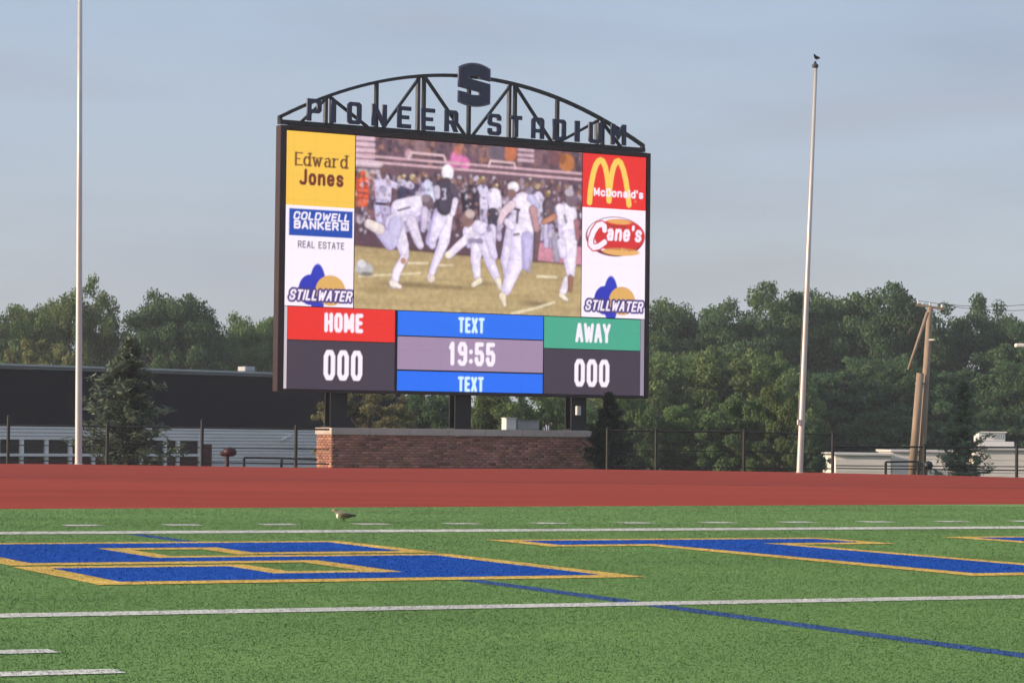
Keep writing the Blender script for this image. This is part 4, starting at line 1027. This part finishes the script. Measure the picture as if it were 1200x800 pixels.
def broadleaf(seed, nclump=110, nleaf=19000, size=.020, low=.10, top=.55, rag=.10):
    """unit tree: height 1, crown about 1 wide; returns (trunk mesh, crown mesh)"""
    rs = np.random.default_rng(seed)
    cl = []
    bump_ = [(rs.random()*6.28, 2+rs.integers(4), rag*(.5+rs.random())) for _ in range(4)]
    nlobe = 16 if nclump > 120 else 11; lobes = []
    for i in range(nlobe):
        f = (i+.5)/nlobe; ph = math.acos(1-1.6*f); th = i*2.39996+rs.normal(0, .3)
        R_ = 1+sum(a*math.sin(k*th+p_+3*ph) for p_, k, a in bump_)
        hz = (.80-top)*.95 if math.cos(ph) > 0 else top*.75
        lobes.append((.31*R_*math.sin(ph)*cos(th), .31*R_*math.sin(ph)*sin(th), top+hz*R_*math.cos(ph), .135+.075*rs.random()))
    while len(cl) < nclump:
        lx, ly, lz, lr = lobes[rs.integers(nlobe)]
        v = rs.normal(size=3); v /= np.linalg.norm(v)
        if v[2] < -.45: continue
        rr = lr*(1-.35*rs.random()**2)
        x, y, z = lx+v[0]*rr*1.1, ly+v[1]*rr*1.1, lz+v[2]*rr*.95
        if z < low or z > .955: continue
        cl.append((x, y, z))
    cl = np.array(cl); cr_ = .034+.046*rs.random(nclump)
    w = cr_**2; idx = rs.choice(nclump, nleaf, p=w/w.sum())
    v = rs.normal(size=(nleaf, 3)); v /= np.linalg.norm(v, axis=1, keepdims=True)
    rad = cr_[idx]*(.25+.85*rs.random(nleaf)**.7)
    C = cl[idx]+v*rad[:, None]*np.array([1.25, 1.25, .72]); C[:, 2] = np.maximum(C[:, 2], .02)
    N = v*.8+rs.normal(size=(nleaf, 3))*.7+np.array([0, 0, .35])
    ct = 1+rs.normal(0, .13, nclump)
    col = np.array([.106, .146, .072])*(ct[idx][:, None])*(1+rs.normal(0, .15, (nleaf, 1)))*(1+rs.normal(0, .05, (nleaf, 3)))
    V, F, cc = leaves(C, N, size, rs, np.clip(col, .008, .4))
    crown = np_mesh('crown', V, F, cc); crown.materials.append(M_LEAF)
    t = MB(); t.tube([(0, 0, -.03), (.005, 0, .15), (.0, .01, .40), (.01, 0, .72)], [.030, .024, .017, .006], 9)
    for i in rs.choice(nclump, min(30, nclump), replace=False):
        p = cl[i]; z0 = max(.12, min(.6, p[2]*.55)); mid = (np.array([0, 0, z0])*.45+p*.55)+np.array([0, 0, .02])
        t.tube([(0, 0, z0), tuple(mid), tuple(p)], [.010, .006, .002], 5, False)
    tm = t.mesh('trunk', True); tm.materials.append(M_BARK)
    return tm, crown

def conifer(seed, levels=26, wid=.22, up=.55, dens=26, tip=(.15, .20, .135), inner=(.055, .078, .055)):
    rs = np.random.default_rng(seed); C, N, L = [], [], []; t = MB()
    t.tube([(0, 0, -.03), (.01, 0, .5), (0, 0, .985)], [.020, .012, .002], 8)
    for i in range(levels):
        f = i/(levels-1); z = .05+.90*f; ln = wid*(1-f)**1.0*(.75+.45*rs.random())+.02
        for k in range(6 if f < .8 else 4):
            a = 2*pi*rs.random(); l_ = ln*(.6+.6*rs.random()); d_ = np.array([cos(a), sin(a), up*(.5+.7*rs.random())])
            e = np.array([0, 0, z])+d_*l_; mid = np.array([0, 0, z])+d_*l_*.55+np.array([0, 0, -.01])
            t.tube([(0, 0, z), tuple(mid), tuple(e)], [.004, .003, .001], 4, False)
            m_ = dens
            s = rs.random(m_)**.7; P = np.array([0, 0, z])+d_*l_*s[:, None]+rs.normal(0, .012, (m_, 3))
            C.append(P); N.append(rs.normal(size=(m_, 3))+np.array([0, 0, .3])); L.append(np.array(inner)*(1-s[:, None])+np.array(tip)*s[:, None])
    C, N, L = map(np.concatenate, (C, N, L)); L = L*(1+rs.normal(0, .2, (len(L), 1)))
    V, F, cc = leaves(C, N, .013, rs, np.clip(L, .008, .4), 3.4)
    crown = np_mesh('crown', V, F, cc); crown.materials.append(M_LEAF)
    tm = t.mesh('trunk', True); tm.materials.append(M_BARK)
    return tm, crown

PROTO = {'oak': broadleaf(11, 210, 52000, .0125, top=.50, rag=.07), 'round': broadleaf(23, 200, 50000, .0125, top=.58, rag=.06), 'tall': broadleaf(37, 200, 48000, .0125, top=.45, rag=.09),
         'loose': broadleaf(41, 90, 17000, .0140, top=.6, rag=.12), 'bush': broadleaf(59, 170, 40000, .0160, low=.03, top=.40, rag=.07), 'shaggy': broadleaf(67, 150, 36000, .0165, low=.03, top=.42, rag=.13),
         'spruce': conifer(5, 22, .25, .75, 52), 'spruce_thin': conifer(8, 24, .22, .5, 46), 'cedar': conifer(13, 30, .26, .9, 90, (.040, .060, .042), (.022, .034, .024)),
         'dry': broadleaf(71, 90, 20000, .018, low=.03, top=.4)}
def tree(name, proto, px, ytop, depth, wpx, tint, label, cat='tree', group='trees beyond the fence', rot=None):
    z0 = gz(depth); top = at(px, ytop, depth); h = (top.z-z0)/(.97 if proto in ('spruce', 'spruce_thin', 'cedar') else .93); w = wpx/FPX*depth*((1.3 if px > 600 else 1.08) if name == 'broadleaf_tree' else 1.15 if 'shrub' in name else 1)
    t_ = thing(name, label, cat, (top.x, depth, z0), (RNG.random()*6.28 if rot is None else rot), group)
    ws = {'spruce': .42, 'spruce_thin': .36, 'cedar': .46}.get(proto, .98)
    t_.scale = (w/ws, w/ws, h)
    tm, cm = PROTO[proto]
    o = link('trunk', tm, None, t_); c = link('crown', cm, None, t_); c.color = (*tint, 1)
    return t_

OL, DG, MG, LG, BG_ = (1.10, 1.18, .80), (.66, .92, .80), (.92, 1.14, .90), (1.2, 1.42, .98), (.70, .98, .92)
TL = [  # back row on the right, left to right
 ('oak', 752, 360, 172, 120, MG, 'tree crown just right of the scoreboard in the back row'),
 ('round', 812, 352, 175, 130, MG, 'broad tree in the back row midway between scoreboard and leaning pole'),
 ('tall', 872, 350, 170, 115, DG, 'dark tree in the back row just left of the leaning silver pole'),
 ('oak', 915, 337, 174, 120, MG, 'tallest tree crown just left of the leaning silver pole'),
 ('round', 985, 340, 176, 125, MG, 'broad tree crown just right of the leaning silver pole'),
 ('oak', 1045, 338, 172, 120, DG, 'dark tree crown directly left of the utility pole top'),
 ('tall', 1112, 357, 178, 120, BG_, 'blue-green tree crown behind the utility pole top'),
 ('loose', 1153, 351, 176, 80, DG, 'airy tree rising right of the utility pole'),
 ('round', 1205, 369, 172, 110, DG, 'tree crown cut by the right edge behind the street lamp'),
 ('oak', 1275, 355, 174, 120, MG, 'tree just outside the right edge of the back row'),
 ('tall', 700, 365, 174, 110, MG, 'tree mostly hidden behind the right half of the scoreboard'),
 # middle row
 ('bush', 748, 418, 140, 100, OL, 'olive rounded tree beside the lower right corner of the scoreboard'),
 ('round', 800, 408, 142, 120, LG, 'light green tree above the chain-link fence right of the scoreboard'),
 ('bush', 862, 400, 140, 120, OL, 'olive tree in the middle row left of the leaning pole'),
 ('shaggy', 915, 420, 138, 90, LG, 'light shaggy tree immediately left of the leaning pole'),
 ('bush', 975, 430, 145, 130, BG_, 'bluish spreading tree immediately right of the leaning pole'),
 ('round', 1035, 415, 148, 120, DG, 'dark green tree left of the utility pole in the middle row'),
 ('shaggy', 1090, 450, 146, 100, DG, 'dark shaggy tree directly behind the utility pole stub'),
 ('bush', 1140, 428, 148, 125, BG_, 'spreading blue-green tree behind the small right conifer'),
 ('round', 1205, 418, 146, 120, DG, 'dark tree under the street lamp at the right edge'),
 ('bush', 1275, 430, 146, 130, DG, 'dark tree just outside the right edge of the middle row'),
 # left side
 ('tall', 98, 323, 160, 105, OL, 'tall olive tree rising behind the very tall silver pole'),
 ('round', 38, 352, 165, 95, OL, 'rounded olive tree left of the very tall silver pole'),
 ('loose', -8, 360, 158, 90, LG, 'light tree cut by the left edge of the picture'),
 ('round', 208, 341, 158, 125, DG, 'dark dome-shaped oak between the spruce and the scoreboard'),
 ('bush', 155, 384, 168, 90, MG, 'low green tree just behind the tip of the blue-green spruce'),
 ('round', 298, 368, 165, 100, LG, 'light green tree against the left side of the scoreboard'),
 ('bush', 252, 388, 172, 80, OL, 'small olive tree between the dark oak and the scoreboard'),
 ('shaggy', 345, 372, 168, 90, MG, 'tree half hidden by the left edge of the scoreboard')]
for pr_, px, yt, dp, w, tint, lab in TL: tree('broadleaf_tree', pr_, px, yt, dp, w, tint, lab)
SH = [('shaggy', 742, 462, 104, 70, MG, 'green shrub between the brick wall and the first fence post'), ('bush', 800, 470, 106, 90, LG, 'light shrub behind the fence right of the brick wall'),
      ('shaggy', 862, 466, 104, 90, MG, 'shaggy shrub behind the middle fence post'), ('shaggy', 912, 452, 103, 60, OL, 'tall narrow olive shrub left of the leaning pole foot'), ('bush', 948, 484, 112, 44, DG, 'dark shrub right of the leaning pole foot'),
      ('bush', 1030, 478, 140, 110, DG, 'dark shrub behind the cream shed'), ('bush', 1150, 475, 142, 120, DG, 'dark shrub behind the rooftop unit'), ('bush', 1215, 480, 141, 100, DG, 'dark shrub behind the white building at the right edge'),
      ('bush', 588, 448, 104, 90, OL, 'olive shrub seen under the board right of its middle column'), ('shaggy', 645, 450, 106, 70, LG, 'light shrub seen under the board left of its right column'),
      ('bush', 506, 452, 112, 80, DG, 'dark shrub seen under the board left of its middle column'), ('bush', 690, 470, 110, 70, DG, 'dark shrub behind the right end of the brick wall'), ('bush', 556, 455, 120, 90, DG, 'dark shrub behind the middle column'), ('bush', 462, 446, 124, 90, MG, 'green shrub behind the brown dried one under the board')]
for pr_, px, yt, dp, w, tint, lab in SH: tree('shrub', pr_, px, yt, dp, w, tint, lab, 'shrub', 'shrubs behind the fence and wall')
tree('dry_shrub', 'dry', 434, 448, 100, 110, (1.75, 1.2, 1.05), 'brown dried shrub seen under the board beside its left column', 'shrub', 'shrubs behind the fence and wall')
tree('dry_hedge', 'dry', 48, 392, 140, 120, (1.7, 1.35, 1.1), 'tan hazy thicket above the dark building left of the tall pole', 'shrub', 'shrubs behind the fence and wall')
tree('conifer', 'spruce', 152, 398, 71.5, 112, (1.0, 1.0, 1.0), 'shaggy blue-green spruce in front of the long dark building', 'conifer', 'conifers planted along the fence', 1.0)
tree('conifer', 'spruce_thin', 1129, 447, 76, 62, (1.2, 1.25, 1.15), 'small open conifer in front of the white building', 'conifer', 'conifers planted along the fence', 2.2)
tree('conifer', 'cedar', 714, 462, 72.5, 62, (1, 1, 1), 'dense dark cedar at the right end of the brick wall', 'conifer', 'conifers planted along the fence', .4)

# ------------------------------------------------------------------ evening haze: one even box of air round the whole place
hm = bpy.data.materials.new('haze_air'); hm.use_nodes = True
hn, hl = hm.node_tree.nodes, hm.node_tree.links
hn.remove(hn['Principled BSDF'])
pv = hn.new('ShaderNodeVolumePrincipled'); pv.inputs['Density'].default_value = 0.0005
pv.inputs['Color'].default_value = (.86, .92, 1.0, 1); pv.inputs['Anisotropy'].default_value = .2
hl.new(pv.outputs['Volume'], hn['Material Output'].inputs['Volume'])
tag(MB().box(-1010, 1010, -310, 1010, -3.6, 17).build('haze', hm), 'thin even evening haze over the stadium grounds', 'haze', kind='stuff')
